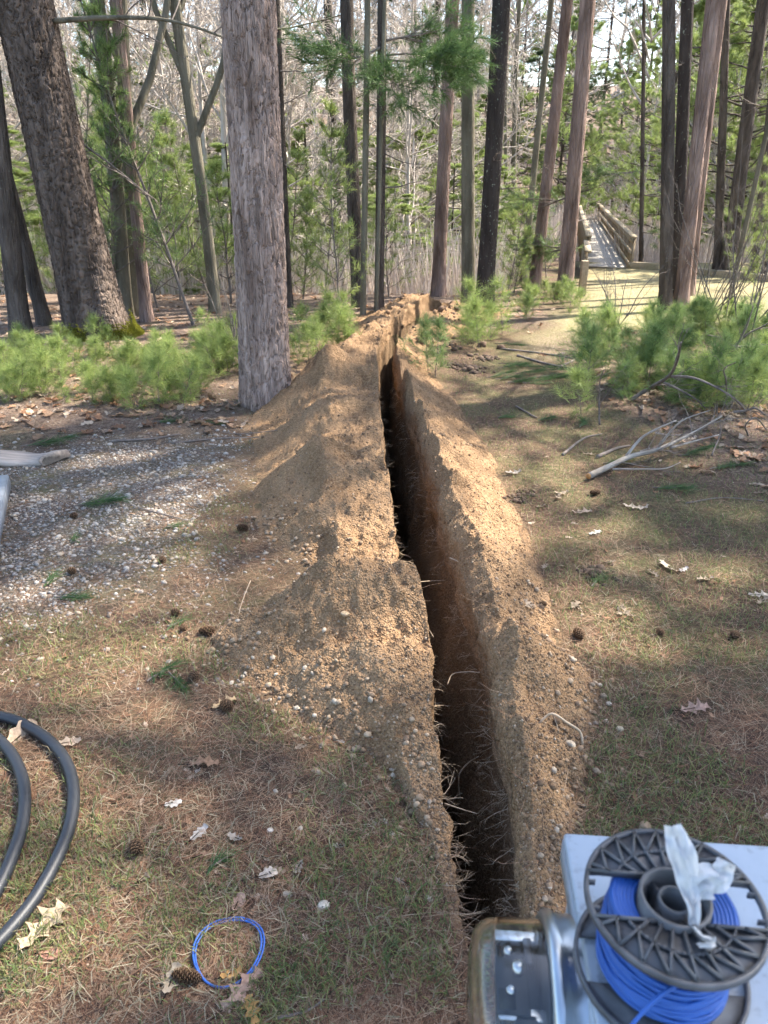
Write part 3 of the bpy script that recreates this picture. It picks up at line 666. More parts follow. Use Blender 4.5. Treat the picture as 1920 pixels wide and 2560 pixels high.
for ti, px0, py0, px1, py1, dy in ((28, 1385, 500, 1440, 520, -.7), (28, 1385, 370, 1300, 385, -.6), (28, 1386, 420, 1470, 440, -.5), (23, 1240, 420, 1160, 470, .9), (23, 1235, 530, 1180, 560, .8)):
    root, fn, P, r0 = TREE_OBJ[ti]; bough(root, at_y(px0, py0, P[1]) - P, at_y(px1, py1, P[1] + dy) - P, ti * 37 + px1, .8, 16, 'needle', (.09, .15, .05), (.19, .25, .09))

# --- shade pines that stand just out of view on the sunny side; their crowns shade the foreground
for k, (x, y, H, s) in enumerate(((6.7, 3.1, 13.5, 1.05), (9.0, 5.9, 13, .75), (10.3, 5.2, 15, 1.1), (4.9, 7.4, 13, .85), (9.4, 3.4, 14.5, 1.05), (13.0, 8.3, 15, 1.15), (8.0, 9.0, 14, 1.0), (11.0, 8.7, 13, 1.0), (11.8, 5.2, 16, 1.1))):
    P = np.array([x, y, float(gz(x, y))]); root = thing('pine_tree', 'tall pine standing beside the clearing beyond the seedling thicket', 'tree', tuple(P), k, 'pines shading the clearing')
    mb, fn, rf = trunk_mesh(P, .17, H, (0, 0), .03, None, seed=800 + k); mb.build('trunk', M['red_pine'], root, True)
    for me, n in ((CROWN[k % 3][0], 'boughs'), (CROWN[k % 3][1], 'crown')):
        c = link(n, me, root); c.location = tuple(fn(H - 7.4)); c.scale = (s, s, 1.05)

# --- white pine saplings and seedlings
def sapling(name, seed, H, nwh, R0, sh, nn, ln, w, c0, c1, mat='needle', sr=.010, bare=0.12):
    rng = np.random.default_rng(seed); root = thing(name, 'x', 'pine sapling')
    sp = polyl(rng, np.zeros((1, 3)), np.array([[0, 0, 1.]]), np.array([H]), 8, .05, .15); stem = MB(); stem.add(*tubes(sp, taper(1, 8, np.array([sr]), .25), 6))
    zs = np.linspace(bare, .97, nwh); P = []; D = []; L = []
    for k, t in enumerate(zs):
        nb = rng.integers(4, 6); a0 = rng.uniform(0, 6)
        i = min(int(t * 8), 7); c = sp[0, i] * (1 - (t * 8 - i)) + sp[0, i + 1] * (t * 8 - i)
        for j in range(nb):
            a = a0 + j * 2 * PI / nb + rng.uniform(-.3, .3); P.append(c); D.append((math.cos(a), math.sin(a), rng.uniform(.2, .8) + .5 * t)); L.append(R0 * (1.05 - t) ** .7 * rng.uniform(.35, 1.3) + .03)
    P = np.array(P); D = nrm(np.array(D)); L = np.array(L); bp = polyl(rng, P, D, L, 4, .08, .08); br = taper(len(P), 4, np.full(len(P), sr * .42), .4); stem.add(*tubes(bp, br, 3))
    Pk, Dk, Lk, rk = kids(rng, bp, L, br, sh, (.35, .9), .5, .7, .35); kp = polyl(rng, Pk, Dk, Lk, 2, .08, .1); stem.add(*tubes(kp, taper(len(Pk), 2, rk, .5), 3))
    T = np.concatenate([bp[:, -1], bp[:, 3], kp[:, -1], kp[:, 1], sp[:, -1]]); TD = nrm(np.concatenate([bp[:, -1] - bp[:, -2], bp[:, 3] - bp[:, 2], kp[:, -1] - kp[:, -2], kp[:, 1] - kp[:, 0], sp[:, -1] - sp[:, -2]]))
    fol = MB(); fol.add(*needles(rng, T, TD, nn, ln, w, (.25, 1.25), .10, ln * .9, c0, c1))
    stem.build('stem', M['twig'], root); fol.build('crown', M[mat], root); return root
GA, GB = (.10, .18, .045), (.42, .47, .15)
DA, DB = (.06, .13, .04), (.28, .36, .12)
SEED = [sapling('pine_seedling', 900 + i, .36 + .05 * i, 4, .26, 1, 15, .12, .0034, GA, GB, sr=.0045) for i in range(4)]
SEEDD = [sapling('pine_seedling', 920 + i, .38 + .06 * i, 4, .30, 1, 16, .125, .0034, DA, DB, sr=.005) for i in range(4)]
SAP = [sapling('pine_sapling', 940 + i, 1.6 + .5 * i, 9, .55 + .1 * i, 3, 18, .10, .0042, GA, GB, sr=.016, bare=.08) for i in range(3)]
TALL = [sapling('pine_sapling', 960 + i, 3.6 + .5 * i, 12, .75, 4, 14, .11, .0055, DA, DB, sr=.024, bare=.18) for i in range(2)]
USED = set()
def place(proto, P, rz, s, label, group, tilt=(0, 0), cat=None):
    if id(proto) not in USED:
        USED.add(id(proto)); proto.location = P; proto.rotation_euler = (tilt[0], tilt[1], rz); proto.scale = (s, s, s) if np.isscalar(s) else s
        tag(proto, label, cat, group); return proto
    return dup(proto, P, rz, s, label, cat, group, tilt)
def scatter(protos, pxs, smin, smax, label, group, seed, jitter=0):
    rng = np.random.default_rng(seed)
    for k, (px, py) in enumerate(pxs):
        P = site(px, py); place(protos[rng.integers(len(protos))], tuple(P - (0, 0, .01)), rng.uniform(0, 6.28), rng.uniform(smin, smax), label, group, (rng.uniform(-.22, .22), rng.uniform(-.22, .22)))
rng = np.random.default_rng(77)
def blob(n, x0, x1, y0, y1, seed, cond=None):
    r = np.random.default_rng(seed); out = []
    while len(out) < n:
        p = (r.uniform(x0, x1), r.uniform(y0, y1))
        if cond is None or cond(*p): out.append(p)
    return out
scatter(SEED, blob(88, -60, 450, 765, 876, 1, lambda x, y: y < 872 - max(0, x - 300) * .1), .34, .70, 'low feathery pine seedling in the patch left of the grey pine', 'seedlings in front of the thick furrowed pine', 11)
scatter(SEED, blob(14, 440, 530, 740, 830, 2), .5, .8, 'small pine seedling just left of the grey pine trunk', 'small seedlings left of the grey pine', 12)
scatter(SEED, [(345, 880), (395, 878), (300, 884), (415, 868), (365, 872)], .6, .75, 'dark green seedling clump at the near edge of the left patch', 'near edge seedlings of the left patch', 13)
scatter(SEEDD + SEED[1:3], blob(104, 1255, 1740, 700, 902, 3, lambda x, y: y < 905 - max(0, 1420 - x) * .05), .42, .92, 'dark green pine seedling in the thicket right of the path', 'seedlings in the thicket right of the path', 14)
scatter(SEED, blob(22, 1330, 1700, 690, 740, 4), .45, .65, 'sunlit pine seedling at the back of the thicket by the tree clump', 'sunlit seedlings at the back of the thicket', 15)
scatter(SEED, [(1010, 745), (1035, 752), (1060, 735), (1022, 728), (1085, 722)], .75, 1.05, 'bright bushy pine seedling right of the trench below the black trunk', 'bright seedlings below the black trunk', 16)
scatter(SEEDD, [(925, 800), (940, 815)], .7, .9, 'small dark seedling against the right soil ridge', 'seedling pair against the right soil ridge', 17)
scatter(SEED, blob(14, 640, 760, 700, 790, 5), .45, .9, 'thin small seedling between the grey pine and the soil heap', 'small seedlings behind the soil heap', 18)
scatter(SEED, blob(12, 1130, 1250, 640, 690, 6), .5, .8, 'low yellowish seedling beside the reddish pines', 'low seedlings beside the reddish pines', 19)
scatter(SAP, [(1095, 640), (1110, 632)], .62, .75, 'round bright young pine between the black trunk and the reddish pine', 'young pines behind the black trunk', 20)
scatter(SAP, [(655, 645), (700, 655), (620, 640), (735, 690), (680, 632)], .7, 1.0, 'bright young pine between the grey pine and the trench end', 'young pines right of the grey pine', 21)
scatter(SAP, [(20, 650), (75, 660), (130, 655), (340, 665), (390, 650), (450, 640), (500, 655), (240, 650), (-40, 660)], .85, 1.35, 'bright young pine behind the trunks on the left', 'young pines behind the left trunks', 22)
scatter(TALL, [(250, 688)], .85, 1.0, 'tall airy young pine just right of the thick furrowed pine', None, 23)
scatter(TALL, [(418, 702)], .85, 1.0, 'tall thin young pine with a dark bare lower stem left of the grey pine', None, 25)
scatter(TALL, [(190, 670)], .85, 1.0, 'airy young pine half hidden behind the thick furrowed pine', None, 26)
scatter(SAP, [(840, 640), (870, 628), (1180, 600), (1590, 625), (1640, 640)], .6, .9, 'young pine among the trunks at the edge of the marsh', 'young pines at the marsh edge', 24)

# --- pines behind: feathery on the right beyond the bridge, dark ones on the far slope
def full_pine(x, y, H, rz, k, label, group, s=1.0, dark=False):
    P = np.array([x, y, float(gz(x, y))]); root = thing('pine_tree', label, 'tree', tuple(P), rz, group)
    mb, fn, rf = trunk_mesh(P, .075 * H / 7.5, H, (0, 0), .02, None, nseg=10, m=7, seed=1000 + k); mb.build('trunk', M['dark_bark'], root, True)
    CR_ = FULLD[k % 2] if dark else FULL[k % 3]
    for me, n in ((CR_[0], 'boughs'), (CR_[1], 'crown')):
        c = link(n, me, root); c.location = (0, 0, H * .08); c.scale = (s, s, H * .92 / 7.5)
for k, (x, y, H) in enumerate(((8.2, 19, 8), (10.5, 17.6, 9), (9.8, 22.5, 8.5), (12.5, 20.5, 10), (9.2, 25, 10), (13.8, 24.5, 11), (2.4, 29, 7), (11.3, 29, 12), (11.5, 34, 11), (15.5, 29, 12), (1.0, 38, 8), (14.5, 18.5, 9), (8.6, 38, 10), (16.8, 25, 10), (18, 22, 10), (17, 16, 8))):
    full_pine(x, y, H, k * 1.1, k, 'feathery green pine at the marsh edge beyond the footbridge', 'pines beyond the footbridge', .95 + .12 * (k % 3))
for k, (x, y, H) in enumerate(((-28, 62, 14), (-19, 70, 13), (-9, 66, 13), (2.5, 58, 11), (7, 64, 13), (13, 60, 13), (17, 66, 14), (22, 58, 13), (27, 64, 14), (-36, 66, 14), (-2, 74, 14), (11, 74, 15), (-14, 80, 15), (31, 72, 15), (-6, 50, 7), (3.5, 48, 6), (-22, 52, 8), (9, 50, 8), (-15, 56, 9), (0, 62, 10), (18, 52, 9), (-31, 56, 10))):
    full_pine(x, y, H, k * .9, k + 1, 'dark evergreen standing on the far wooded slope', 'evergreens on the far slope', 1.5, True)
for k, (x, y, H) in enumerate(((-7.5, 14.5, 5), (-10.5, 16, 7), (-5.2, 18.5, 5), (-3.4, 15.5, 3.6), (-1.6, 17, 4), (.6, 19, 4.5), (-9, 21, 7), (-13, 22, 8), (2.2, 22, 5), (-6, 25, 7), (-2.5, 28, 6), (-11.5, 13.5, 4), (-8.6, 12.6, 3), (-6.4, 13.2, 3), (-15, 18, 8), (-4.6, 22, 6), (-17, 27, 9), (-8, 31, 8), (4, 44, 8), (-2.6, 13.6, 2.6), (-4.6, 14.2, 3.2), (.2, 14.6, 2.4), (1.4, 16.4, 3.2), (-.8, 20.5, 4.5), (3.0, 25, 5), (-12.5, 15.5, 6), (-3.2, 19, 5), (-7.2, 19.5, 6), (2.6, 19.5, 3.4), (-1, 24, 5), (-10, 25.5, 8), (1.2, 33, 7), (-5, 36, 9))):
    full_pine(x, y, H, k * 1.9, k + 2, *(('green pine behind the left trunks at the marsh', 'pines behind the left trunks') if x < -3 else ('small green pine in the marsh behind the middle trunks', 'pines behind the middle trunks')), .8)
for k, (x, y, H) in enumerate(((7.2, 47, 8), (12, 40, 10), (14, 36, 10), (18, 38, 11), (16, 32, 10), (20, 31, 11), (10.5, 49, 10), (13, 46, 9), (5, 53, 9), (9, 56, 11), (16, 52, 11), (20, 48, 11), (24, 53, 12))):
    full_pine(x, y, H, k * 1.7, k + 1, 'light green pine at the foot of the far slope beyond the footbridge', 'light pines at the foot of the far slope', 1.25)

# --- bare trees: tangle along the marsh and the wood on the far slope
BT = []
for i in range(3):
    mb, _ = bare_crown_mesh('bare_tree', 1100 + i, 8.5 + i, 18, ((6, .55), (5, .52), (4, .5)), (.5, 1.15), .05, True, .12, .10, .006, .03)
    BT.append(mb.mesh('bare_tree', M['bare']))
FT = []
for i in range(3):
    mb, _ = bare_crown_mesh('far_tree', 1130 + i, 14 + i, 20, ((6, .55), (5, .5)), (.5, 1.0), .09, True, .2, .17, .016, .05)
    FT.append(mb.mesh('far_tree', M['bare']))
def bare(meshes, k, x, y, s, label, group, nm='bare_tree'):
    o = link(nm, meshes[k % len(meshes)]); o.location = (x, y, float(gz(x, y)) - .1); o.rotation_euler = (0, 0, k * 2.1); o.scale = (s, s, s * (.9 + .2 * ((k * 7) % 5) / 5))
    tag(o, label, 'tree', group)
rng = np.random.default_rng(88)
for k in range(64):
    y = 14.5 * (44 / 14.5) ** rng.random(); x = rng.uniform(-.62, .50) * y
    if x > 3.0 and y < 20: x = -x - 2
    if abs(x - np.interp(y, [16, 45], [4.6, 8.4])) < 2.6: x -= 5.0
    bare(BT, k, x, y, rng.uniform(.55, .95), 'pale bare twiggy tree in the thicket along the marsh', 'bare trees along the marsh')
for k in range(88):
    y = rng.uniform(46, 105); x = rng.uniform(-.66, .62) * y
    bare(FT, k, x, y, rng.uniform(.8, 1.25), 'bare grey tree of the wood on the far slope', 'bare trees on the far slope')

# ---------------------------------------------------------------- marsh and footbridge
rng = np.random.default_rng(21)
n = 52000; y = 12.6 * (58 / 12.6) ** rng.random(n); x = rng.uniform(-.66, .62, n) * y
bx_ = np.interp(y, [16.5, 42], [4.75, 7.2])
ok = ((x < 1.8 + .2 * (y - 12.6)) | (y > 18.6 + rng.uniform(0, 1, n))) & (np.abs(x - bx_) > .9); x, y = x[ok], y[ok]; n = len(x)
P = np.stack([x, y, gz(x, y) - .02], 1); D = nrm(np.stack([rng.normal(0, .22, n), rng.normal(0, .22, n), np.ones(n)], 1)); L = rng.uniform(.5, 1.45, n) * (1 + .4 * fbm(x * .4, y * .4, 3, 9))
side = nrm(np.stack([np.ones(n), rng.normal(0, .6, n), 0 * x], 1)) * (.0028 + .00036 * y)[:, None]
v = np.stack([P - side, P + side, P + D * L[:, None] + side * .4, P + D * L[:, None] - side * .4], 1).reshape(-1, 3)
t = rng.random((n, 1)); c = np.array((.46, .38, .33)) * (1 - t) + np.array((.74, .65, .57)) * t
mb = MB(); mb.add(v, np.arange(4 * n).reshape(-1, 4), np.repeat(c, 4, 0))
tag(mb.build('marsh_reeds', M['reed']), 'pale dry reeds and stalks filling the marsh behind the trees', 'reeds', None, 'stuff')
# low brush: bare stems with side twigs over the marsh
n = 1000; y = 13.5 * (50 / 13.5) ** rng.random(n); x = rng.uniform(-.64, .6, n) * y; bx_ = np.interp(y, [16.5, 42], [4.75, 7.2])
ok = ((x < 1.6 + .2 * (y - 12.6)) | (y > 19)) & (np.abs(x - bx_) > 1.3); x, y = x[ok], y[ok]; n = len(x)
P = np.stack([x, y, gz(x, y) - .02], 1); D = nrm(np.stack([rng.normal(0, .3, n), rng.normal(0, .3, n), np.ones(n)], 1)); L = rng.uniform(.9, 2.4, n)
mb = MB(); p = polyl(rng, P, D, L, 4, .15, .05); ra = taper(n, 4, .004 + .00035 * y, .5); mb.add(*tubes(p, ra, 3))
P, D, L, r = kids(rng, p, L, ra, 5, (.4, 1.0), .5, .7, .15); p = polyl(rng, P, D, L, 3, .2, .05); mb.add(*tubes(p, taper(len(P), 3, r, .5), 3))
tag(mb.build('marsh_brush', M['bare']), 'tangle of bare grey brush standing in the marsh', 'brush', None, 'stuff')

def m_wood(name, dark, light, axis=1, sc=60, moss=0):
    m, nt, b, o = mat_new(name); s = [1, 1, 1]; s[axis] = .06; v = coords(nt, tuple(s)); n1 = noise(nt, v, sc, 6, .65); n2 = noise(nt, coords(nt), 3, 4)
    c = ramp(nt, n1, [(.3, dark), (.7, light)]).outputs[0]
    if moss: c = mixc(nt, ramp(nt, n2, [(.5, (0,) * 3), (.65, (moss,) * 3)]).outputs[0], c, (.17, .17, .06))
    nt.links.new(c, b.inputs['Base Color']); b.inputs['Roughness'].default_value = .85; bump(nt, n1, b, .5, .004); return m
M['deck'] = m_wood('weathered_deck_wood', (.20, .18, .15), (.42, .38, .32), 0, 40, .25)
M['rail'] = m_wood('weathered_rail_wood', (.20, .155, .095), (.42, .33, .22), 1, 40, .3)
M['post'] = m_wood('weathered_post_wood', (.15, .11, .065), (.33, .25, .16), 2, 40, .3)
A = site(1312, 580); Bf = at_y(1268, 476, 40.0); dirb = Bf[:2] - A[:2]; Lb = float(np.linalg.norm(dirb)); yaw = math.atan2(dirb[1], dirb[0]) - PI / 2
bridge = thing('footbridge', 'weathered wooden footbridge with railings crossing the marsh', 'footbridge', (A[0], A[1], A[2]), yaw); bridge.scale = (.82, 1, .74)
plank = box(0, 0, 0, 1.16, .135, .04); pm = MB().add(*plank).mesh('deck_plank', M['deck']); WB = .52
slope = (Bf[2] - A[2]) / Lb
for k in range(int(Lb / .14)):
    o = link('deck_plank', pm, bridge); o.location = (random.Random(k).uniform(-.012, .012), .07 + k * .14, .03 + slope * k * .14 + random.Random(k + 999).uniform(-.003, .003))
postm = MB().add(*box(0, 0, 0, .09, .09, 1.25)).mesh('rail_post', M['post']); pk = MB().add(*box(0, 0, 0, .038, .09, .86)).mesh('baluster', M['post'])
for sd in (-1, 1):
    npst = int(Lb / 1.5)
    for k in range(npst):
        yy = .06 + k * 1.5; o = link('rail_post', postm, bridge); o.location = (sd * (WB + .07), yy, .22 + slope * yy)
    for nm, hz, hh, ww in (('top_rail', .885, .04, .16), ('upper_rail', .80, .11, .04), ('middle_rail', .47, .12, .04), ('kick_board', .13, .12, .04)):
        mb = MB(); vv, ff = box(0, 0, 0, ww, Lb + .1, hh); vv = vv + (sd * (WB + (.045 if nm == 'top_rail' else .005)), Lb / 2, hz); vv[:, 2] += slope * vv[:, 1]; mb.add(vv, ff); mb.build(nm, M['rail'], bridge)
    for k in range(int(Lb / .42) - 1 if Lb < 60 else 90):
        yy = .40 + k * .42; o = link('baluster', pk, bridge); o.location = (sd * (WB + .045), yy, .43 + slope * yy)
mb = MB()
for sd in (-.4, .4):
    vv, ff = box(sd, Lb / 2, -.10, .06, Lb, .2); vv[:, 2] += slope * vv[:, 1]; mb = MB(); mb.add(vv, ff); mb.build('joist', M['post'], bridge)
# retaining boards and stub post left of the bridge mouth
mb = MB()
wing = thing('retaining_boards', 'upright brown boards holding the bank left of the footbridge mouth', 'retaining wall', tuple(A + (-.56, -.05, 0)), yaw); wing.scale = (1, 1, .8)
bm = MB().add(*box(0, 0, 0, .035, .135, 1.5)).mesh('board', M['post'])
for k in range(14):
    o = link('board', bm, wing); o.location = (-.02 - .008 * (k % 2), -1.9 + k * .145, -.10 - .03 * (k % 3)); 
mb = MB(); mb.add(*box(.03, -1.0, .70, .12, 2.1, .05)); mb.build('cap_rail', M['rail'], wing)
P = site(1256, 640); o = bevel(MB().add(*box(0, 0, .22, .10, .10, .62)).build('stub_post', M['rail'])); o.location = tuple(P)
tag(o, 'short pale wooden post at the foot of the reddish pine by the footbridge', 'post')
# timber edging of the plateau
for k, (p0, p1, lab) in enumerate((((1352, 579), (1424, 581), 'short dark timber edging right of the footbridge mouth'), ((1494, 590), (1545, 597), 'timber edging piece behind the clump of trunks'), ((1545, 598), (1610, 604), 'timber edging piece at the far side of the clearing'), ((1612, 605), (1720, 612), 'timber edging piece at the right edge'))):
    a = site(*p0); b = site(*p1); d = b - a; L = float(np.linalg.norm(d)); o = bevel(MB().add(*box(L / 2, 0, .06, L - .02, .13, .14)).build('timber_edging', M['rail']), .008)
    o.location = tuple(a); o.rotation_euler = (0, 0, math.atan2(d[1], d[0])); tag(o, lab, 'timber edging')

# ---------------------------------------------------------------- ground cover (stuff)
rng = np.random.default_rng(33)
def sample(n, y0, y1, pw=1.0, xr=.60):
    u = rng.random(n); y = (y0 ** (1 - pw) + u * (y1 ** (1 - pw) - y0 ** (1 - pw))) ** (1 / (1 - pw)) if pw != 1 else y0 * (y1 / y0) ** u
    return rng.uniform(-xr, xr, n) * (y + .35), y
def lay(n, y0, y1, L, w, cols, name, mat, label, cat, keep, lift=.006, up=(0, .12), curve=.0, pw=1.0):
    x, y = sample(n, y0, y1, pw); k = keep(x, y); x, y = x[k], y[k]; n = len(x)
    a = rng.uniform(0, 2 * PI, n) + .6 * fbm(x * 3, y * 3, 2, 3) * PI; el = rng.uniform(up[0], up[1], n); ln = rng.uniform(L[0], L[1], n)
    D = np.stack([np.cos(a) * np.cos(el), np.sin(a) * np.cos(el), np.sin(el)], 1)
    z0 = surf(x, y); P = np.stack([x, y, z0 + rng.uniform(0, lift, n)], 1); wv = np.maximum(w, .00042 * np.sqrt(y) * w / .0012)
    side = np.stack([-np.sin(a), np.cos(a), 0 * a], 1) * (wv / 2)[:, None] if not np.isscalar(wv) else np.stack([-np.sin(a), np.cos(a), 0 * a], 1) * wv / 2
    bend = np.stack([np.cos(a + 1.57), np.sin(a + 1.57), 0 * a], 1) * (rng.normal(0, .10, n) * ln)[:, None]
    mid = P + D * ln[:, None] * .5 + bend; tip = P + D * ln[:, None]
    tip[:, 2] = np.where(el < .35, np.maximum(tip[:, 2] - .25 * ln * curve, surf(tip[:, 0], tip[:, 1]) + .001), tip[:, 2] - curve * ln * .4)
    v = np.stack([P - side, P + side, mid + side, mid - side, tip], 1).reshape(-1, 3)
    i = np.arange(n)[:, None] * 5; q = i + np.array([[0, 1, 2, 3]]); t = i + np.array([[3, 2, 4]])
    cc = np.array(cols); m = rng.integers(0, len(cc), n); c = cc[m] * rng.uniform(.75, 1.25, (n, 1))
    mb = MB(); mb.add(v, q, np.repeat(c, 5, 0)); mb.f.append(t); 
    return tag(mb.build(name, M[mat]), label, cat, None, 'stuff')
off = lambda x, y: ~in_spoil(x, y) & ~((x > lipL(y) - .01) & (x < lipR(y) + .01) & (y > Y0) & (y < Y1))
near_spoil = lambda x, y: off(x, y) | ((rng.random(len(x)) < .03) & ~((x > lipL(y) - .01) & (x < lipR(y) + .01)))
BR = [(.21, .125, .075), (.29, .185, .115), (.13, .072, .045), (.33, .235, .155), (.07, .042, .03), (.21, .105, .06)]
lay(128000, .55, 9.5, (.05, .13), .0013, BR, 'needle_litter', 'litter', 'brown fallen pine needles strewn over the ground', 'needles', lambda x, y: near_spoil(x, y) & (rng.random(len(x)) > .45 * gravel_mask(x, y)) & (rng.random(len(x)) > .6 * path_mask(x, y)), pw=1.15)
ST = [(.29, .24, .16), (.36, .31, .21), (.22, .185, .12), (.24, .22, .14)]
lay(22000, .55, 12, (.025, .075), .0015, ST, 'dry_grass', 'litter', 'short straw coloured dry grass over the ground', 'dry grass', lambda x, y: off(x, y) & (rng.random(len(x)) < .35 + .65 * sstep(-.2, .4, fbm(x * 1.7, y * 1.7, 3, 15)) + path_mask(x, y)) & (gravel_mask(x, y) < .4), up=(.02, .8), curve=.5)
GR = [(.11, .16, .05), (.15, .20, .07), (.10, .13, .055), (.23, .235, .09), (.25, .23, .11), (.20, .21, .07)]
lay(115000, .55, 10, (.02, .055), .0020, GR, 'grass', 'grass', 'thin green grass blades sprouting from the ground', 'grass', lambda x, y: off(x, y) & (rng.random(len(x)) < sstep(-.1, .5, fbm(x * 2.6, y * 2.6, 3, 16) + .48 * (x > .4))) & (gravel_mask(x, y) < .5), up=(.4, 1.35), curve=.6)
lay(15000, 6.5, 18, (.03, .09), .0030, ST + GR[3:], 'path_grass', 'litter', 'short dry yellowish grass covering the path to the footbridge', 'dry grass', lambda x, y: off(x, y) & (rng.random(len(x)) < path_mask(x, y)), up=(.2, 1.1), curve=.4)
# gravel
x, y = sample(82000, 2.0, 5.6, 1.0, .62); k = (rng.random(len(x)) < gravel_mask(x, y) * (.35 + .75 * sstep(-.35, .35, fbm(x * 3.1, y * 3.1, 3, 82))) + .05 * ((x < -.3) & (y > 2))) & off(x, y); x, y = x[k], y[k]; n = len(x)
sz = np.clip(rng.lognormal(-5.2, .5, n), .003, .018)
P = np.stack([x, y, gz(x, y) + sz * .08], 1); g = rng.choice(4, n, p=[.45, .25, .18, .12]); gc = np.array([(.33, .295, .25), (.20, .18, .158), (.33, .27, .20), (.16, .12, .088)])[g] * rng.uniform(.75, 1.25, (n, 1))
mb = MB(); mb.add(*pebbles(P, sz, rng, gc, False, .5)); tag(mb.build('gravel', M['stone']), 'pale grey gravel strewn left of the soil heap', 'gravel', None, 'stuff')
# pebbles and crumbs in the spoil
x, y = sample(54000, 1.0, 6.0, 1.5, .36); h = mound(x, y); k = (h > .004) | ((rng.random(len(x)) < .6 * np.exp(-np.maximum(np.maximum(toeL(y) - x, x - toeR(y)), 0) / .09)) & off(x, y)); k &= ~((x > lipL(y)) & (x < lipR(y))); x, y = x[k], y[k]; n = len(x)
sz = np.clip(rng.lognormal(-5.75, .40, n), .0018, .010); P = np.stack([x, y, surf(x, y) + sz * .2], 1)
gc = np.array([(.195, .123, .070), (.27, .185, .114), (.14, .088, .051), (.34, .26, .18)])[rng.choice(4, n, p=[.45, .25, .2, .1])] * rng.uniform(.8, 1.2, (n, 1))
mb = MB(); mb.add(*pebbles(P, sz, rng, gc, True, .8)); tag(mb.build('soil_grit', M['stone']), 'coarse grit and crumbs covering the soil heaps', 'grit', None, 'stuff')
x, y = sample(5200, 1.4, 10.2, .8, .30); h = mound(x, y); k = (h > .03) & (rng.random(len(x)) < sstep(-.1, .5, fbm(x * 2.2, y * 2.2, 3, 59))); x, y = x[k], y[k]; n = len(x)
sz = np.clip(rng.lognormal(-5.2, .42, n), .003, .014); P = np.stack([x, y, surf(x, y) + sz * .15], 1); gc = np.array([(.17, .106, .059), (.21, .133, .075), (.13, .082, .047)])[rng.choice(3, n)] * rng.uniform(.8, 1.15, (n, 1))
mb = MB(); mb.add(*pebbles(P, sz, rng, gc, False, .8)); tag(mb.build('soil_clods', M['stone']), 'crumbled soil clods lying on the heaps', 'soil clods', None, 'stuff')
n = 420; y = rng.uniform(7.0, 10.6, n); x = lipR(y) + rng.normal(.10, .30, n); k = ~((x > lipL(y) - .03) & (x < lipR(y) + .03)); x, y = x[k], y[k]; n = len(x)
sz = np.clip(rng.lognormal(-3.9, .5, n), .008, .055); P = np.stack([x, y, surf(x, y) + sz * .15], 1); gc = np.array([(.21, .125, .068), (.26, .16, .088), (.13, .08, .048), (.10, .062, .040)])[rng.choice(4, n)] * rng.uniform(.85, 1.15, (n, 1))
mb = MB(); mb.add(*pebbles(P, sz, rng, gc, False, .75)); tag(mb.build('soil_lumps', M['stone']), 'loose reddish soil lumps spread around the far end of the trench', 'soil lumps', None, 'stuff')
# stones that rolled to the feet of the heaps
def toe_pts(n, side, spread):
    yy = rng.uniform(1.35, 3.4, n) if side == 0 else rng.uniform(1.15, 2.6, n); tx = (toeL if side == 0 else toeR)(yy)
    return tx + (rng.normal(.07, spread, n) if side == 0 else rng.normal(-.05, spread, n)), yy
xs, ys_ = zip(toe_pts(460, 0, .11), toe_pts(180, 1, .07)); x = np.concatenate(xs); y = np.concatenate(ys_); k = ~((x > lipL(y) - .02) & (x < lipR(y) + .02)); x, y = x[k], y[k]; n = len(x)
sz = np.clip(rng.lognormal(-4.75, .30, n), .004, .014); P = np.stack([x, y, surf(x, y) + sz * .3], 1)
gc = np.array([(.27, .18, .11), (.34, .25, .165), (.22, .145, .085), (.40, .33, .25)])[rng.choice(4, n, p=[.35, .3, .25, .1])] * rng.uniform(.8, 1.2, (n, 1))
mb = MB(); mb.add(*pebbles(P, sz, rng, gc)); tag(mb.build('pebbles', M['stone']), 'rounded brown pebbles rolled to the feet of the heaps', 'pebbles', None, 'stuff')

# fallen leaves
def leaf_geo(L, lob, st=11, seed=0, curl=.25):
    r = np.random.default_rng(seed); t = np.linspace(0, 1, st); env = np.sin(PI * np.clip(t * .92 + .06, 0, 1)) ** .7 * (.55 + .6 * t) * .36
    w = env * (1 - min(lob * 1.25, .8) * (.5 + .5 * np.cos(t * PI * 2 * 3.6 + .6)) ** 1.3); w[0] = .008; w[-1] = .01
    c1, c2 = r.uniform(-.5, .8) * curl, r.uniform(-.4, .8) * curl
    x = t - .5; z = c1 * (x ** 2) * 2 + .05 * np.sin(t * 9 + r.uniform(0, 6)) * curl
    sh = .075 * lob * np.sin(t * PI * 2 * 3.6 + .9)
    Lf = np.stack([x + sh, w * r.uniform(.85, 1.1), z + c2 * w * 1.3 + .03 * r.normal(size=st) * curl], 1); Rt = np.stack([x + sh, -w * r.uniform(.85, 1.1), z + c2 * w * 1.1 + .03 * r.normal(size=st) * curl], 1); Md = np.stack([x, 0 * x, z], 1)
    v = np.concatenate([Lf, Md, Rt]) * L; i = np.arange(st - 1)
    return v, np.concatenate([np.stack([i, i + 1, i + 1 + st, i + st], 1), np.stack([i + st, i + 1 + st, i + 1 + 2 * st, i + 2 * st], 1)])
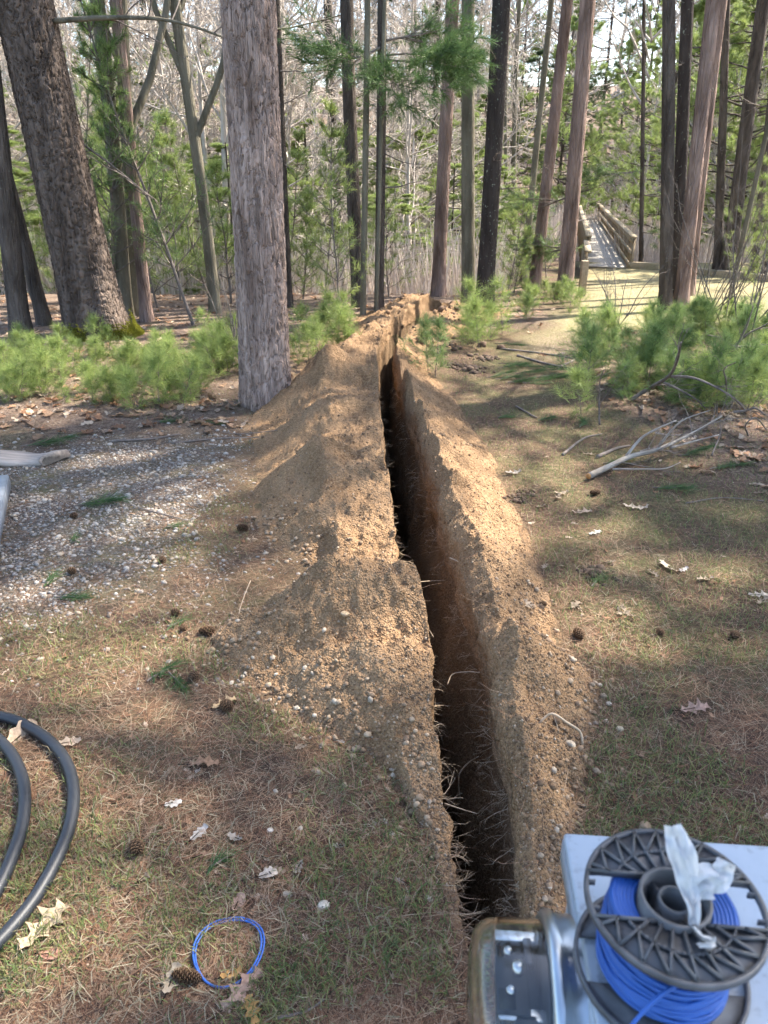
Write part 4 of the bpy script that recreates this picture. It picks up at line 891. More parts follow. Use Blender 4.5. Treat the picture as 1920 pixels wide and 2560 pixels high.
def scatter_leaves(n, y0, y1, keep, L, cols, label, nm='leaf_litter', lift=.004):
    x, y = sample(n, y0, y1, .6); k = keep(x, y); x, y = x[k], y[k]; mb = MB(); cols = np.array(cols)
    geos = [leaf_geo(1, .62, 8, s, .7) for s in range(10)]; z = surf(x, y)
    for i in range(len(x)):
        v, f = geos[i % 10]; l = rng.uniform(*L); a = rng.uniform(0, 6.28); b = rng.normal(0, .3); c, s = math.cos(a), math.sin(a)
        Rm = np.array([[c, -s, 0], [s, c, 0], [0, 0, 1]]) @ np.array([[1, 0, 0], [0, math.cos(b), -math.sin(b)], [0, math.sin(b), math.cos(b)]])
        vv = v @ Rm.T * l; vv[:, 2] += z[i] + lift - vv[:, 2].min(); vv[:, 0] += x[i]; vv[:, 1] += y[i]
        mb.add(vv, f, cols[rng.integers(len(cols))] * rng.uniform(.75, 1.2))
    tag(mb.build(nm, M['leaf']), label, 'leaves', None, 'stuff')
LC = [(.36, .26, .18), (.33, .21, .13), (.48, .37, .27), (.26, .14, .08), (.38, .22, .13)]
scatter_leaves(5200, 3.6, 13.5, lambda x, y: (rng.random(len(x)) < leaf_mask(x, y) * .8) & off(x, y) & ((path_mask(x, y) < .3) | (rng.random(len(x)) < .12)), (.06, .12), LC, 'tan and brown oak leaves carpeting the ground under the trees')
scatter_leaves(900, .7, 4.2, lambda x, y: off(x, y) & (rng.random(len(x)) < .5), (.018, .040), LC, 'small leaf crumbs scattered over the lawn', 'leaf_crumbs', .002)

# ---------------------------------------------------------------- things on the ground, one by one
def stone(px, py, d, col, label, group=None, seed=0, dz=None):
    r = np.random.default_rng(seed); P = site(px, py) if dz is None else site(px, py, dz); P[2] = float(surf(P[0], P[1]))
    v = ISO_V.copy(); 
    for k in range(4):
        ax = nrm(r.normal(size=3)); v = v + .10 * np.sin((v @ ax)[:, None] * 2.4 + r.uniform(0, 6)) * v
    for k in range(3):                                                      # chipped flats
        ax = nrm(r.normal(size=3)); dd = v @ ax; cut = r.uniform(.55, .8); v = v - np.maximum(dd - cut, 0)[:, None] * ax * .85
    v = v * np.array([1, r.uniform(.65, .95), r.uniform(.5, .75)]) * d / 2; a = r.uniform(0, 6); v = v @ np.array([[math.cos(a), -math.sin(a), 0], [math.sin(a), math.cos(a), 0], [0, 0, 1]])
    mb = MB(); mb.add(v, ISO_F, np.array(col)); o = mb.build('stone', M['stone'], None, True); o.location = (P[0], P[1], P[2] + d * .17); tag(o, label, 'stone', group)
W_, T_, B_ = (.36, .30, .23), (.26, .18, .11), (.20, .13, .08)
for k, (px, py, d, c, lab) in enumerate((
 (1392, 1790, .034, T_, 'largest tan stone, just above the white meter box'), (1338, 1577, .022, (.45, .36, .24), 'round tan stone in the grass right of the soil ridge'),
 (1228, 1638, .030, (.47, .37, .26), 'angular pale stone at the foot of the right ridge below the root'), (1463, 1690, .016, W_, 'small cream stone in the grass right of the white meter box reel'),
 (748, 1385, .030, (.36, .26, .16), 'rounded stone lying in the hollow of the front heap'), (1188, 1402, .024, B_, 'brown stone at the toe of the right ridge beside the grey cone'),
 (622, 1935, .022, W_, 'cream stone above the blue wire loop'), (700, 1957, .026, (.52, .44, .34), 'long cream stone right of and above the blue wire loop'), (926, 1945, .018, W_, 'pale stone beside the trench lip, right one of two'), (878, 1940, .015, W_, 'pale stone beside the trench lip, left one of two'),
 (596, 1712, .017, W_, 'pale broken stone in the lawn below the front heap'), (582, 1795, .016, (.5, .42, .34), 'tan stone in the lawn left of the white pair'), (648, 1793, .016, W_, 'squarish pale stone in the lawn below the front heap'), (833, 1777, .017, (.5, .43, .35), 'upright pale stone near the lip below the front heap'), (846, 1803, .016, W_, 'pale stone just below the upright one near the lip'),
 (878, 1590, .024, B_, 'brown stone high on the front heap near the trench lip'), (850, 1490, .018, T_, 'tan stone on the front heap above the brown one'), (640, 1490, .018, (.5, .42, .31), 'pale stone on the left shoulder of the front heap'), (500, 1478, .017, (.48, .40, .30), 'tan stone at the left toe of the front heap'), (570, 1500, .020, (.45, .27, .14), 'orange brown stone at the left toe of the front heap'))):
    stone(px, py, d * 1.15, c, lab, None, k, .08 if 1380 < py < 1600 and 600 < px < 900 else None)
rs = np.random.default_rng(4)
def ring(n, pts, label, group, dmin=.009, dmax=.017, seed=0):
    for k in range(n):
        i = rs.integers(len(pts)); px, py = pts[i]; stone(px + rs.normal(0, 16), py + rs.normal(0, 22), rs.uniform(dmin, dmax), [W_, T_, B_, T_, B_, (.28, .22, .16)][rs.integers(6)], label, group, seed + k)
ring(46, [(455, 1440), (480, 1490), (530, 1520), (440, 1400), (600, 1560), (520, 1460), (690, 1590), (560, 1545)], 'rounded pebble sized stone at the left foot of the front heap', 'stones at the left foot of the front heap', seed=100)
ring(24, [(740, 1620), (850, 1690), (930, 1760), (800, 1650), (900, 1830), (700, 1660)], 'small stone on the thin apron below the front heap', 'stones below the front heap', seed=200)
ring(20, [(1230, 1700), (1240, 1750), (1215, 1790), (1290, 1560), (1255, 1640), (1205, 1830)], 'small stone at the foot of the right ridge near the meter box', 'stones at the foot of the right ridge', seed=300)
ring(26, [(380, 1280), (420, 1330), (360, 1360), (300, 1280), (440, 1250), (520, 1180), (545, 1100)], 'cream pebble at the edge of the gravel beside the heap', 'pebbles between gravel and heap', seed=400)
ring(22, [(1300, 1330), (1500, 1320), (1600, 1290), (1400, 1470), (1350, 1500), (1280, 1730)], 'small pale chip of stone in the lawn right of the trench', 'stone chips in the right lawn', .007, .013, 500)

def leaf(px, py, L, lob, rz, col, label, group=None, seed=0, tilt=0, curl=.5, nm='oak_leaf'):
    P = site(px, py); P[2] = float(surf(P[0], P[1])); v, f = leaf_geo(L, lob, 22, seed, curl); v[:, 2] -= v[:, 2].min()
    mb = MB(); mb.add(v, f, np.array(col)); st = MB()
    o = thing(nm, label, 'leaf', (P[0], P[1], P[2] + .007), 0, group); o.rotation_euler = (tilt, 0, rz)
    mb.build('blade', M['leaf'], o, True); st.add(*tube(spline([(-.72 * L, .03 * L, .004), (-.5 * L, 0, .004), (0, 0, .006)], 6), .0011, 4)); st.build('stalk', M['leaf'], o)
TAN, PNK, ORG = (.50, .38, .25), (.42, .27, .20), (.48, .27, .10)
leaf(98, 2010, .135, .55, 1.1, TAN, 'large pale tan oak leaf beside the black conduit', seed=1); leaf(522, 2145, .12, .6, .9, PNK, 'curled pinkish brown oak leaf touching the blue wire loop', seed=2, tilt=.3)
leaf(545, 2190, .075, .5, 2.0, ORG, 'small orange leaf below the curled pinkish leaf', seed=3); leaf(372, 2125, .07, .3, 1.4, (.40, .32, .23), 'crumpled grey tan leaf below the big cone', seed=4)
leaf(112, 2068, .05, .1, 0, (.38, .20, .15), 'small reddish leaf under the large tan oak leaf', seed=5); leaf(45, 1592, .13, .2, 1.2, (.48, .35, .24), 'standing torn tan leaf leaning on the conduit', seed=6, tilt=.9)
leaf(150, 1610, .075, .3, .2, (.50, .38, .27), 'flat tan leaf right of the outer conduit loop', seed=7); leaf(580, 1895, .05, .2, .3, (.52, .43, .35), 'pale folded leaf above the stone by the wire loop', seed=8); leaf(515, 1955, .05, .05, 1.3, PNK, 'pink oval leaf above the blue wire loop', seed=9)
leaf(500, 2110, .05, .4, .4, ORG, 'orange brown leaf inside the wire loop', seed=10); leaf(440, 1655, .10, .6, .1, (.30, .18, .11), 'dark brown curled leaf in the sun patch', seed=11); leaf(486, 1525, .09, .55, .6, (.52, .36, .2), 'warm tan oak leaf beside a cone at the sunny edge', seed=12)
leaf(1108, 1025, .10, .6, .2, (.48, .41, .33), 'bleached oak leaf right of the ridge by the birch', seed=13); leaf(1372, 1100, .13, .65, -.2, (.47, .38, .29), 'pale lobed oak leaf below the birch log', seed=14); leaf(1256, 1110, .11, .6, .1, (.45, .34, .25), 'tan oak leaf left of the pale lobed one', seed=15)
leaf(1440, 1228, .11, .5, 1.9, (.56, .45, .34), 'upright tan oak leaf in the middle of the right lawn', seed=16, tilt=.4); leaf(1475, 1235, .06, .5, .6, (.55, .48, .42), 'small bleached leaf right of the upright tan one', seed=17); leaf(1640, 1290, .10, .6, 0, (.48, .41, .33), 'bleached oak leaf at the right edge of the lawn', seed=18); leaf(1500, 1535, .11, .6, .2, PNK, 'pinkish oak leaf in the grass above the white box', seed=19, tilt=.2); leaf(1285, 1155, .08, .6, .5, (.46, .42, .37), 'whitish torn leaf in the right lawn', seed=20); leaf(430, 1805, .06, .4, 1.0, (.42, .38, .34), 'grey curled leaf in the lawn left of the pale stones', seed=21); leaf(375, 1740, .05, .3, .3, (.55, .5, .44), 'pale small leaf right of the outer conduit loop', seed=22)
for k in range(18):
    px, py = rs.uniform(1130, 1650), rs.uniform(930, 1420); b_ = rs.uniform(.6, 1.1); leaf(px, py, rs.uniform(.04, .085), .6, rs.uniform(0, 6), (.40 * b_, .31 * b_, .22 * b_), 'small pale oak leaf lying in the lawn right of the trench', 'oak leaves in the right lawn', 50 + k)
for k in range(20):
    px, py = rs.uniform(20, 900), rs.uniform(1600, 2200); leaf(px, py, rs.uniform(.02, .045), .4, rs.uniform(0, 6), [(.30, .23, .16), (.24, .15, .10), (.33, .28, .23)][k % 3], 'small torn leaf scrap in the lawn at lower left', 'leaf scraps in the near lawn', 90 + k)

# pine cones
def cone_mesh(seed, L=.075, Rm=.022, ns=70):
    r = np.random.default_rng(seed); mb = MB(); mb.add(*lathe([(.002, -L * .5), (Rm * .5, -L * .42), (Rm * .6, 0), (Rm * .35, L * .35), (.001, L * .5)], 8), np.array((.06, .035, .02)))
    for i in range(ns):
        t = (i + .5) / ns; a = i * 2.39996; z = (t - .5) * L * .94; rr = Rm * (math.sin(PI * min(t * .85 + .15, 1)) ** .6); up = .35 + .5 * t
        d = np.array([math.cos(a), math.sin(a), up]); d /= np.linalg.norm(d); s = np.array([-math.sin(a), math.cos(a), 0]); b = np.array([math.cos(a) * rr * .3, math.sin(a) * rr * .3, z]); ln = rr * .85; w = rr * .42
        nn = np.cross(s, d); v = np.array([b - s * w * .4, b + s * w * .4, b + d * ln + s * w, b + d * ln * 1.08 + nn * .002, b + d * ln - s * w, b + d * ln * .95 - nn * .003])
        c = np.array([(.07, .04, .025)] * 2 + [(.20, .125, .075)] * 3 + [(.10, .06, .035)]); mb.add(v, np.array([(0, 1, 2), (0, 2, 3), (0, 3, 4), (0, 4, 5), (0, 5, 1), (1, 5, 2), (2, 5, 3), (3, 5, 4)]), c)
    return mb.mesh('pine_cone', M['leaf'])
CM = [cone_mesh(1), cone_mesh(2, .055, .022, 55), cone_mesh(3, .12, .024, 95)]
for k, (px, py, m, s, rz, lab) in enumerate(((297, 1842, 1, .95, .5, 'brown cone in the lawn right of the conduit'), (405, 2118, 2, .72, 1.35, 'long open cone lying against the blue wire loop'), (525, 1148, 0, 1.0, 1.2, 'dark cone at the left toe of the heap'), (448, 1372, 0, 1.0, 1.5, 'open cone at the left foot of the front heap'), (398, 1362, 1, .7, .3, 'small cone between the gravel and the front heap'), (380, 1330, 1, .8, .9, 'reddish cone at the gravel edge near the front heap'), (352, 1216, 1, .8, .2, 'small brown cone in the gravel, right one'), (156, 1240, 1, .8, 1.1, 'red brown cone in the gravel beside a green sprig'), (490, 1535, 1, 1.0, .8, 'cone at the sunny edge left of the front heap'), (1250, 1378, 0, .95, .1, 'grey cone right of the right ridge'), (1425, 1372, 1, .7, 0, 'small dark cone in the right lawn'), (1285, 1070, 0, .9, 1.4, 'long cone lying on the litter right of the ridge'), (420, 1470, 1, .9, 0, 'cone beside green sprigs left of the front heap'), (160, 1120, 1, .8, 2, 'dark cone in the gravel above the large green sprig'), (1170, 1335, 1, .6, 1, 'tiny dark cone by the toe of the right ridge'), (1585, 1380, 1, .8, 2, 'dark cone at the far right of the lawn'))):
    P = site(px, py); o = link('pine_cone', CM[m]); o.location = (P[0], P[1], float(surf(P[0], P[1])) + .021 * s); o.rotation_euler = (1.45, .2, rz); s *= .85; o.scale = (s, s, s); tag(o, lab, 'pine cone')

# green needle sprigs torn off in the wind
def sprig(px, py, L, rz, label, seed, nt=7, nl=.10, group=None, c0=(.05, .11, .04), c1=(.12, .19, .065)):
    r = np.random.default_rng(seed); P = site(px, py); P[2] = float(surf(P[0], P[1])) + .012; o = thing('pine_sprig', label, 'pine sprig', tuple(P), rz, group)
    p = polyl(r, np.array([[-L / 2, 0, .0]]), np.array([[1., 0, .03]]), np.array([L]), 5, .07, 0); st = MB(); st.add(*tubes(p, taper(1, 5, np.array([.0035]), .5), 5)); st.build('stem', M['twig'], o)
    t = np.linspace(.25, 1, nt); T = np.stack([np.interp(t * 5, range(6), p[0, :, i]) for i in range(3)], 1); D = nrm(np.stack([np.ones(nt), r.normal(0, .7, nt), np.full(nt, .12)], 1))
    mb = MB(); v, f, c = needles(r, T, D, 22, nl, .0020, (.05, .55), .03, .04, c0, c1); v[:, 2] = np.maximum(v[:, 2], -.006); mb.add(v, f, c); mb.build('needles', M['needle'], o)
for k, a in enumerate(((210, 1092, .22, .3, 'large green needle spray lying on the gravel', 12, .13), (100, 965, .30, .1, 'green needle spray lying on the grey plank', 14, .12), (112, 1258, .07, 1.4, 'upright green tuft in the gravel below the large spray', 4, .09), (155, 1292, .12, .2, 'flat green sprig below the upright tuft', 5, .10), (345, 1462, .10, .9, 'dark green tuft left of the front heap, left one', 5, .09), (385, 1475, .12, -.8, 'dark green tuft left of the front heap, right one', 6, .10), (385, 1352, .08, .5, 'short green sprig at the gravel edge by the heap', 4, .08), (475, 1868, .05, .7, 'fan shaped green sprig in the near lawn', 3, .085), (455, 915, .16, 0, 'green sprig left of the grey pine base', 7, .09), (375, 1140, .07, .5, 'small bright sprig on the gravel', 4, .08), (365, 912, .20, .2, 'green sprig on the leaf litter left of the grey pine', 8, .09), (1180, 910, .12, .2, 'green sprig on the needles right of the ridge', 6, .09), (1090, 905, .10, 0, 'small sprig right of the right ridge', 5, .09), (1255, 920, .14, 1.2, 'green sprig near the cone right of the ridge', 7, .10), (1330, 1000, .18, .4, 'green sprig beside the birch log', 9, .10), (1450, 1060, .20, -.2, 'green sprig just below the birch log', 9, .10), (1290, 1262, .10, .8, 'dull green sprig in the torn turf of the right lawn', 6, .10), (1560, 1010, .22, .5, 'green sprig under the fallen branches at the right', 9, .11), (1500, 985, .2, .2, 'green sprig on the leaves above the birch log', 9, .11), (165, 1170, .06, 2, 'short sprig among the stones of the gravel', 3, .07))):
    sprig(a[0], a[1], a[2], a[3], a[4], k, a[5], a[6])
# brush of torn green boughs across the path
for k in range(22):
    px, py = rs.uniform(1040, 1330), rs.uniform(745, 830); sprig(px, py, rs.uniform(.2, .4), rs.uniform(-.4, .4), 'torn green pine bough lying across the path', 700 + k, 10, .10, 'torn boughs across the path')
# sticks
def stick(pts, r0, r1, label, nm='stick', mat='twig', lift=.008, twigs=0, seed=0, group=None):
    Q = []
    for p in pts:
        q = site(p[0], p[1], p[2] if len(p) > 2 else 0); g = float(surf(q[0], q[1])) if len(p) < 3 or p[2] == 0 else q[2]; q[2] = g + lift; Q.append(q)
    Q = np.array(Q); o0 = Q[0].copy(); pl = spline(Q - o0, 6 * len(Q)); mb = MB(); mb.add(*tube(pl, np.linspace(r0, r1, len(pl)), 7))
    o = thing(nm, label, nm.replace('_', ' '), tuple(o0), 0, group); mb.build('stem', M[mat], o)
    if twigs:
        r = np.random.default_rng(seed); n = twigs; i = r.integers(2, len(pl) - 1, n); d = nrm(pl[i] - pl[i - 1]); D = nrm(d + .7 * nrm(np.cross(d, r.normal(size=(n, 3)))) + (0, 0, .12)); m2, _ = limbs(r, pl[i], D, r.uniform(.15, .5, n), np.full(n, r1 * .6), (3, 2), .14, .02); m2.build('side_twigs', M['twig'], o)
    return o
for a in ((((370, 960), (470, 950), (560, 955)), .006, .003, 'thin dry stick left of the heap near the gravel'), (((250, 955), (330, 950), (390, 940)), .008, .005, 'grey stick on the litter left of the grey pine'), (((300, 1100), (370, 1118), (410, 1130)), .004, .002, 'bent thin stick in the gravel'), (((480, 935), (520, 940), (600, 955)), .004, .002, 'twig on the needles below the grey pine'), (((1118, 770), (1190, 790), (1260, 800)), .012, .006, 'pale stick across the path nearest the thicket'), (((1080, 755), (1170, 765), (1250, 778)), .010, .006, 'second pale stick across the path'), (((1210, 795), (1240, 780), (1255, 770)), .014, .008, 'short thick stick on the path'), (((1030, 715), (1055, 705), (1090, 708)), .012, .006, 'pale stick lying over the ridge at the bright seedling'), (((1215, 985), (1260, 950), (1300, 940)), .010, .004, 'curved grey stick left of the birch log'), (((1290, 990), (1330, 972), (1360, 965)), .014, .005, 'short curved stick just left of the birch log'), (((1480, 1090), (1560, 1078), (1650, 1085)), .004, .002, 'thin twig in the lawn below the birch log'), (((600, 2205), (660, 2190), (700, 2165)), .004, .002, 'bent thin twig at the bottom below the wire loop'), (((1115, 880), (1150, 900), (1160, 905)), .008, .005, 'short pinkish stick right of the ridge')):
    stick(a[0], a[1], a[2], a[3])

# fallen birch and the brush around it
M['birch'] = m_bark('birch_bark', (.13, .11, .09), (.36, .325, .28), 14, 30, .003); M['cut'] = m_plain('fresh_cut_wood', (.45, .22, .07), .7, var=.4, scale=120)
def bp(cx, cy_, dz): q = site((1400 + cx * .3134) / 1.1573, (850 + cy_ * .3134) / 1.1573, dz); return q
Q = np.array([bp(230, 1085, .03), bp(390, 1010, .035), bp(560, 930, .05), bp(740, 885, .06), bp(900, 820, .08), bp(1100, 720, .11), bp(1290, 605, .16)]); o0 = Q[0].copy(); pl = spline(Q - o0, 30)
bl = thing('birch_branch', 'fallen white birch branch with a fresh orange broken end', 'branch', tuple(o0)); mb = MB(); mb.add(*tube(pl, np.interp(np.linspace(0, 1, 30), [0, .3, .7, 1], [.018, .015, .010, .006]), 12)); mb.build('stem', M['birch'], bl, True)
d = nrm(pl[1] - pl[0]); mb = MB(); mb.add(*tube(np.array([pl[0] - d * .006, pl[0] + d * .01]), [.0155, .0165], 12)); mb.build('broken_end', M['cut'], bl)
mb = MB()
for pts, r0 in ((((530, 925, .05), (640, 790, .14), (760, 715, .20), (930, 640, .26)), .010), (((780, 860, .06), (900, 710, .2), (1000, 630, .28), (1200, 560, .36)), .008), (((880, 860, .06), (1060, 810, .08), (1270, 755, .12)), .008), (((640, 890, .05), (720, 860, .08)), .006), (((420, 1030, .03), (640, 1030, .03), (840, 1025, .04), (960, 975, .06)), .006), (((760, 740, .1), (900, 760, .1), (1060, 745, .12)), .005)):
    q = np.array([bp(*p) for p in pts]) - o0; s = spline(q, 10); mb = MB(); mb.add(*tube(s, np.linspace(r0, r0 * .35, 10), 6)); mb.build('side_branch', M['bare'], bl)
rt_ = np.random.default_rng(19); i_ = rt_.integers(6, 29, 16); m2, _ = limbs(rt_, pl[i_], nrm(np.stack([rt_.uniform(.2, 1, 16), rt_.uniform(-.5, .9, 16), rt_.uniform(-.05, .6, 16)], 1)), rt_.uniform(.15, .5, 16), np.full(16, .0035), (4, 3), .14, .02); tag(m2.build('twigs', M['twig'], bl), kind='stuff')
for k, (pts, r0, r1, lab) in enumerate((
 (((560, 480, .02), (720, 380, .12), (860, 295, .26), (930, 180, .42), (965, 20, .62)), .016, .007, 'reddish bent stem rising out of the seedling thicket'),
 (((860, 290, .26), (1050, 300, .32), (1230, 370, .28), (1380, 460, .22), (1480, 560, .12)), .010, .005, 'arching grey stem bowing over the thicket'),
 (((830, 340, .24), (960, 400, .18), (1080, 470, .12), (1160, 545, .05)), .009, .004, 'thin forked stem drooping in the thicket'),
 (((315, 680, 0), (312, 480, .16), (318, 330, .32), (350, 240, .42)), .006, .003, 'upright dark thin stem at the near corner of the thicket'),
 (((1240, 130, .12), (1330, 90, .2), (1415, 55, .28)), .026, .020, 'grey broken log end sticking out at the back of the thicket'),
 (((1330, 480, .1), (1325, 330, .3), (1310, 230, .42), (1400, 180, .5)), .006, .003, 'thin curved upright twig at the right of the thicket'),
 (((1385, 575, .12), (1480, 565, .14), (1560, 545, .18), (1640, 600, .12)), .010, .004, 'pale broken branch at the right edge by the thicket'),
 (((1210, 920, .02), (1280, 740, .12), (1270, 650, .2)), .005, .002, 'yellowish hooked twig right of the birch'),
 (((1500, 760, .05), (1480, 680, .15), (1560, 620, .2), (1650, 720, .1)), .006, .003, 'looping pale vine at the right edge'))):
    stick([((1400 + p[0] * .3134) / 1.1573, (850 + p[1] * .3134) / 1.1573, p[2]) for p in pts], r0, r1, lab, 'thicket_branch', 'twig', 0, 5, k)
# bare multi stemmed shrubs at the right
for k, (px, py, H, lab) in enumerate(((1510, 712, 1.7, 'bare forked shrub in front of the clump beside the path'), (1640, 760, 1.6, 'bare thin stemmed shrub at the right edge of the thicket'), (1600, 735, 1.9, 'bare wispy shrub between the thin leaning trunk and the edge'), (1560, 720, 1.8, 'bare grey shrub left of the wispy one'), (1330, 720, .8, 'small bare shrub at the left of the thicket'), (520, 790, .9, 'bare arching shrub just left of the grey pine'))):
    r = np.random.default_rng(1500 + k); P = site(px, py); o = thing('bare_shrub', lab, 'shrub', tuple(P)); n = 6; D = np.stack([r.normal(0, .28, n), r.normal(0, .22, n), np.ones(n)], 1)
    mb, _ = limbs(r, np.stack([r.normal(0, .05, n), r.normal(0, .05, n), np.zeros(n)], 1), D, H * r.uniform(.6, 1.1, n), np.full(n, .008), (4, 3), .10, .06, (.3, .8), 5); mb.build('stems', M['twig'], o)

# roots in the trench
r = np.random.default_rng(61); n = 700; y = 1.0 * (6.2 / 1.0) ** r.random(n); sd = r.random(n) < .5; x = np.where(sd, lipL(y) - .01, lipR(y) + .01); z = gz(x, y) - np.abs(r.normal(.0, .14, n)) - .0
D = nrm(np.stack([np.where(sd, 1, -1) * np.ones(n), r.normal(0, .6, n), r.normal(-.15, .45, n)], 1)); L = r.uniform(.02, .11, n)
mb = MB(); p = polyl(r, np.stack([x, y, z], 1), D, L, 4, .22, -.05); ra = taper(n, 4, r.uniform(.0006, .0018, n), .4); mb.add(*tubes(p, ra, 3)); P2, D2, L2, r2 = kids(r, p, L, ra, 3, (.3, 1.0), .5, .7); p2 = polyl(r, P2, D2, L2, 3, .2, -.05); mb.add(*tubes(p2, taper(len(P2), 3, r2, .5), 3))
tag(mb.build('root_hairs', M['root']), 'fine pale root ends bristling from the trench walls', 'roots', None, 'stuff')
def root(c2, r0, r1, label, dzs):
    Q = np.array([site((480 + a * .651) / 1.1573, (1250 + b * .651) / 1.1573, dz) for (a, b), dz in zip(c2, dzs)]); o0 = Q[0].copy(); s = spline(Q - o0, 16); mb = MB(); mb.add(*tube(s, np.linspace(r0, r1, 16), 6)); o = mb.build('root', M['root'], None, True); o.location = tuple(o0); tag(o, label, 'root')
root(((1330, 860), (1380, 820), (1440, 855), (1490, 890), (1500, 940)), .0035, .004, 'thick curved yellowish root on the right ridge near the meter box', (.10, .12, .09, .06, .03))
root(((1385, 820), (1400, 860), (1408, 890)), .002, .001, 'side root forking down from the curved yellowish root', (.115, .09, .075))
root(((445, 312), (520, 300), (540, 330), (525, 420), (490, 490)), .0022, .0012, 'thin bent root hanging on the face of the front heap', (.18, .19, .18, .13, .09))
root(((225, 310), (200, 370), (180, 440), (190, 490)), .002, .001, 'pale thread root at the left flank of the front heap', (.07, .06, .04, .03))
root(((885, 450), (905, 490), (928, 528)), .0028, .002, 'broken root end poking over the trench from the front heap', (.02, 0, -.03))
root(((980, 710), (1000, 670), (1050, 660), (1105, 662)), .002, .0015, 'root reaching out of the right trench wall', (-.02, .0, .02, .03))
root(((990, 222), (1020, 235), (1048, 252)), .0025, .0018, 'short root in the right ridge face', (.09, .09, .09))
root(((1030, 1150), (1025, 1060), (1060, 1010), (1100, 985)), .0022, .0014, 'long pale root arching deep in the near trench', (-.25, -.15, -.1, -.05))
root(((970, 1165), (1030, 1185), (1095, 1205)), .002, .001, 'root stretching across the near end of the trench', (-.01, -.03, -.05))
root(((850, 318), (900, 312), (975, 308)), .002, .001, 'root spanning the trench behind the front heap', (.02, 0, -.02))

# dark torn turf clods
r = np.random.default_rng(71)
for k, (px, py, w, lab) in enumerate(((1020, 800, .22, 'dark torn turf clump right of the far ridge'), (985, 792, .16, 'smaller torn turf clump against the far ridge'), (1285, 1245, .14, 'torn lump of turf in the middle of the right lawn'), (1120, 1080, .10, 'dark torn soil clod at the toe of the right ridge'), (1050, 775, .18, 'dark soil clump by the bright seedling'), (960, 690, .2, 'crumbled soil clod beside the trench bend'), (1135, 1065, .09, 'small dark clod right of the ridge'))):
    P = site(px, py); n = 90; q = r.normal(0, .30, (n, 2)) * w; hz = np.maximum(.16 * w * np.exp(-(q ** 2).sum(1) / (.3 * w) ** 2) * r.uniform(.2, 1, n), .002)
    gp = np.stack([q[:, 0], q[:, 1], gz(P[0] + q[:, 0], P[1] + q[:, 1]) - P[2] + hz], 1); mb = MB(); mb.add(*pebbles(gp, r.uniform(.006, .05, n) * w / .2 * (r.random(n) ** 1.5 * .7 + .3), r, np.array([(.085, .056, .038)]) * r.uniform(.6, 1.5, (n, 1))))
    mb.add(*needles(r, gp[:40], nrm(r.normal(size=(40, 3)) + (0, 0, .6)), 3, .06, .0018, (0, .5), .1, 0, (.16, .10, .06), (.24, .19, .10)))
    o = mb.build('turf_clod', M['stone']); o.location = tuple(P); tag(o, lab, 'turf clod')

# ---------------------------------------------------------------- plank, metal ramp, conduit, wire
M['plank'] = m_wood('silvered_split_wood', (.13, .105, .085), (.42, .35, .29), 0, 34)
a = site(-60, 1000); b = site(126, 1000); L = float(b[0] - a[0]); ns = 26; t = np.linspace(0, 1, ns); prof = []
for i, ti in enumerate(t):
    wv = .085 + .012 * vnoise(np.array(ti * 4), np.array(3.), 5); hgt = .045 + .012 * vnoise(np.array(ti * 3), np.array(9.), 6)
    ends = 1
    ring = [(-wv, 0), (-wv * 1.02, hgt * .7), (-wv * .6, hgt), (-wv * .1, hgt * 1.03), (wv * .5, hgt * .98), (wv, hgt * .85), (wv * 1.02, hgt * .1)]
    prof.append([(ti * L + (.05 * q[0] / .085 - .03 * q[1] / .06) * sstep(.9, 1, ti) + .004 * math.sin(ti * 40 + q[0] * 90), q[0] * ends, q[1] + .006 * math.sin(ti * 7)) for q in ring])
mb = MB(); mb.add(np.array(prof), grid_faces(ns, 7, True)); mb.f.append(np.array([[ (ns - 1) * 7 + j for j in range(7)]])); mb.f.append(np.array([[6 - j for j in range(7)]]))
o = mb.build('split_plank', M['plank']); o.location = (a[0], a[1] + .04, float(a[2])); o.rotation_euler = (0, 0, -.05); tag(o, 'weathered grey split plank lying on the gravel at the left edge', 'plank')
M['alu'] = m_plain('dull_aluminium', (.42, .45, .50), .42, .6, .2, 12)
p0 = site(24, 1050); p1 = site(-2, 1185)
rp = thing('metal_ramp', 'grey metal ramp with a raised rim at the left edge', 'ramp', tuple(p0), math.atan2(p1[1] - p0[1], p1[0] - p0[0])); RL = 1.3
mb = MB(); mb.add(*box(RL / 2, -.26, .02, RL, .50, .012)); mb.build('panel', M['alu'], rp)
mb = MB(); mb.add(*box(RL / 2, -.005, .032, RL, .012, .06)); mb.build('rim', M['alu'], rp); mb = MB(); mb.add(*box(RL / 2, -.03, .066, RL, .055, .006)); mb.build('rim_flange', M['alu'], rp); mb = MB(); mb.add(*box(RL / 2, -.14, .032, RL, .02, .012)); mb.build('rib', M['alu'], rp)
M['blackpl'] = m_plain('black_rubber', (.022, .023, .026), .42, 0, .2, 60)

# black conduit: one coil, loops on the ground
def fit(pts, z):
    W = np.array([site(px, py, z)[:2] for px, py in pts]); Am = np.c_[2 * W, np.ones(len(W))]; sol = np.linalg.lstsq(Am, (W ** 2).sum(1), rcond=None)[0]; return sol[0], sol[1], math.sqrt(sol[2] + sol[0] ** 2 + sol[1] ** 2)
c1 = fit([(4, 1541), (60, 1560), (110, 1615), (148, 1690), (157, 1750), (140, 1830), (105, 1900), (55, 1958), (5, 2006)], .03)
c2_ = fit([(4, 1597), (35, 1655), (52, 1720), (46, 1790), (25, 1850), (4, 1886)], .03)
M['conduit'] = m_plain('black_conduit', (.016, .018, .022), .5, 0, .15, 30); M['print'] = m_plain('white_print', (.62, .62, .6), .6)
coil = thing('conduit_coil', 'coil of thick black plastic conduit lying in the grass at the left edge', 'conduit', (c1[0], c1[1], 0)); rt = .0165
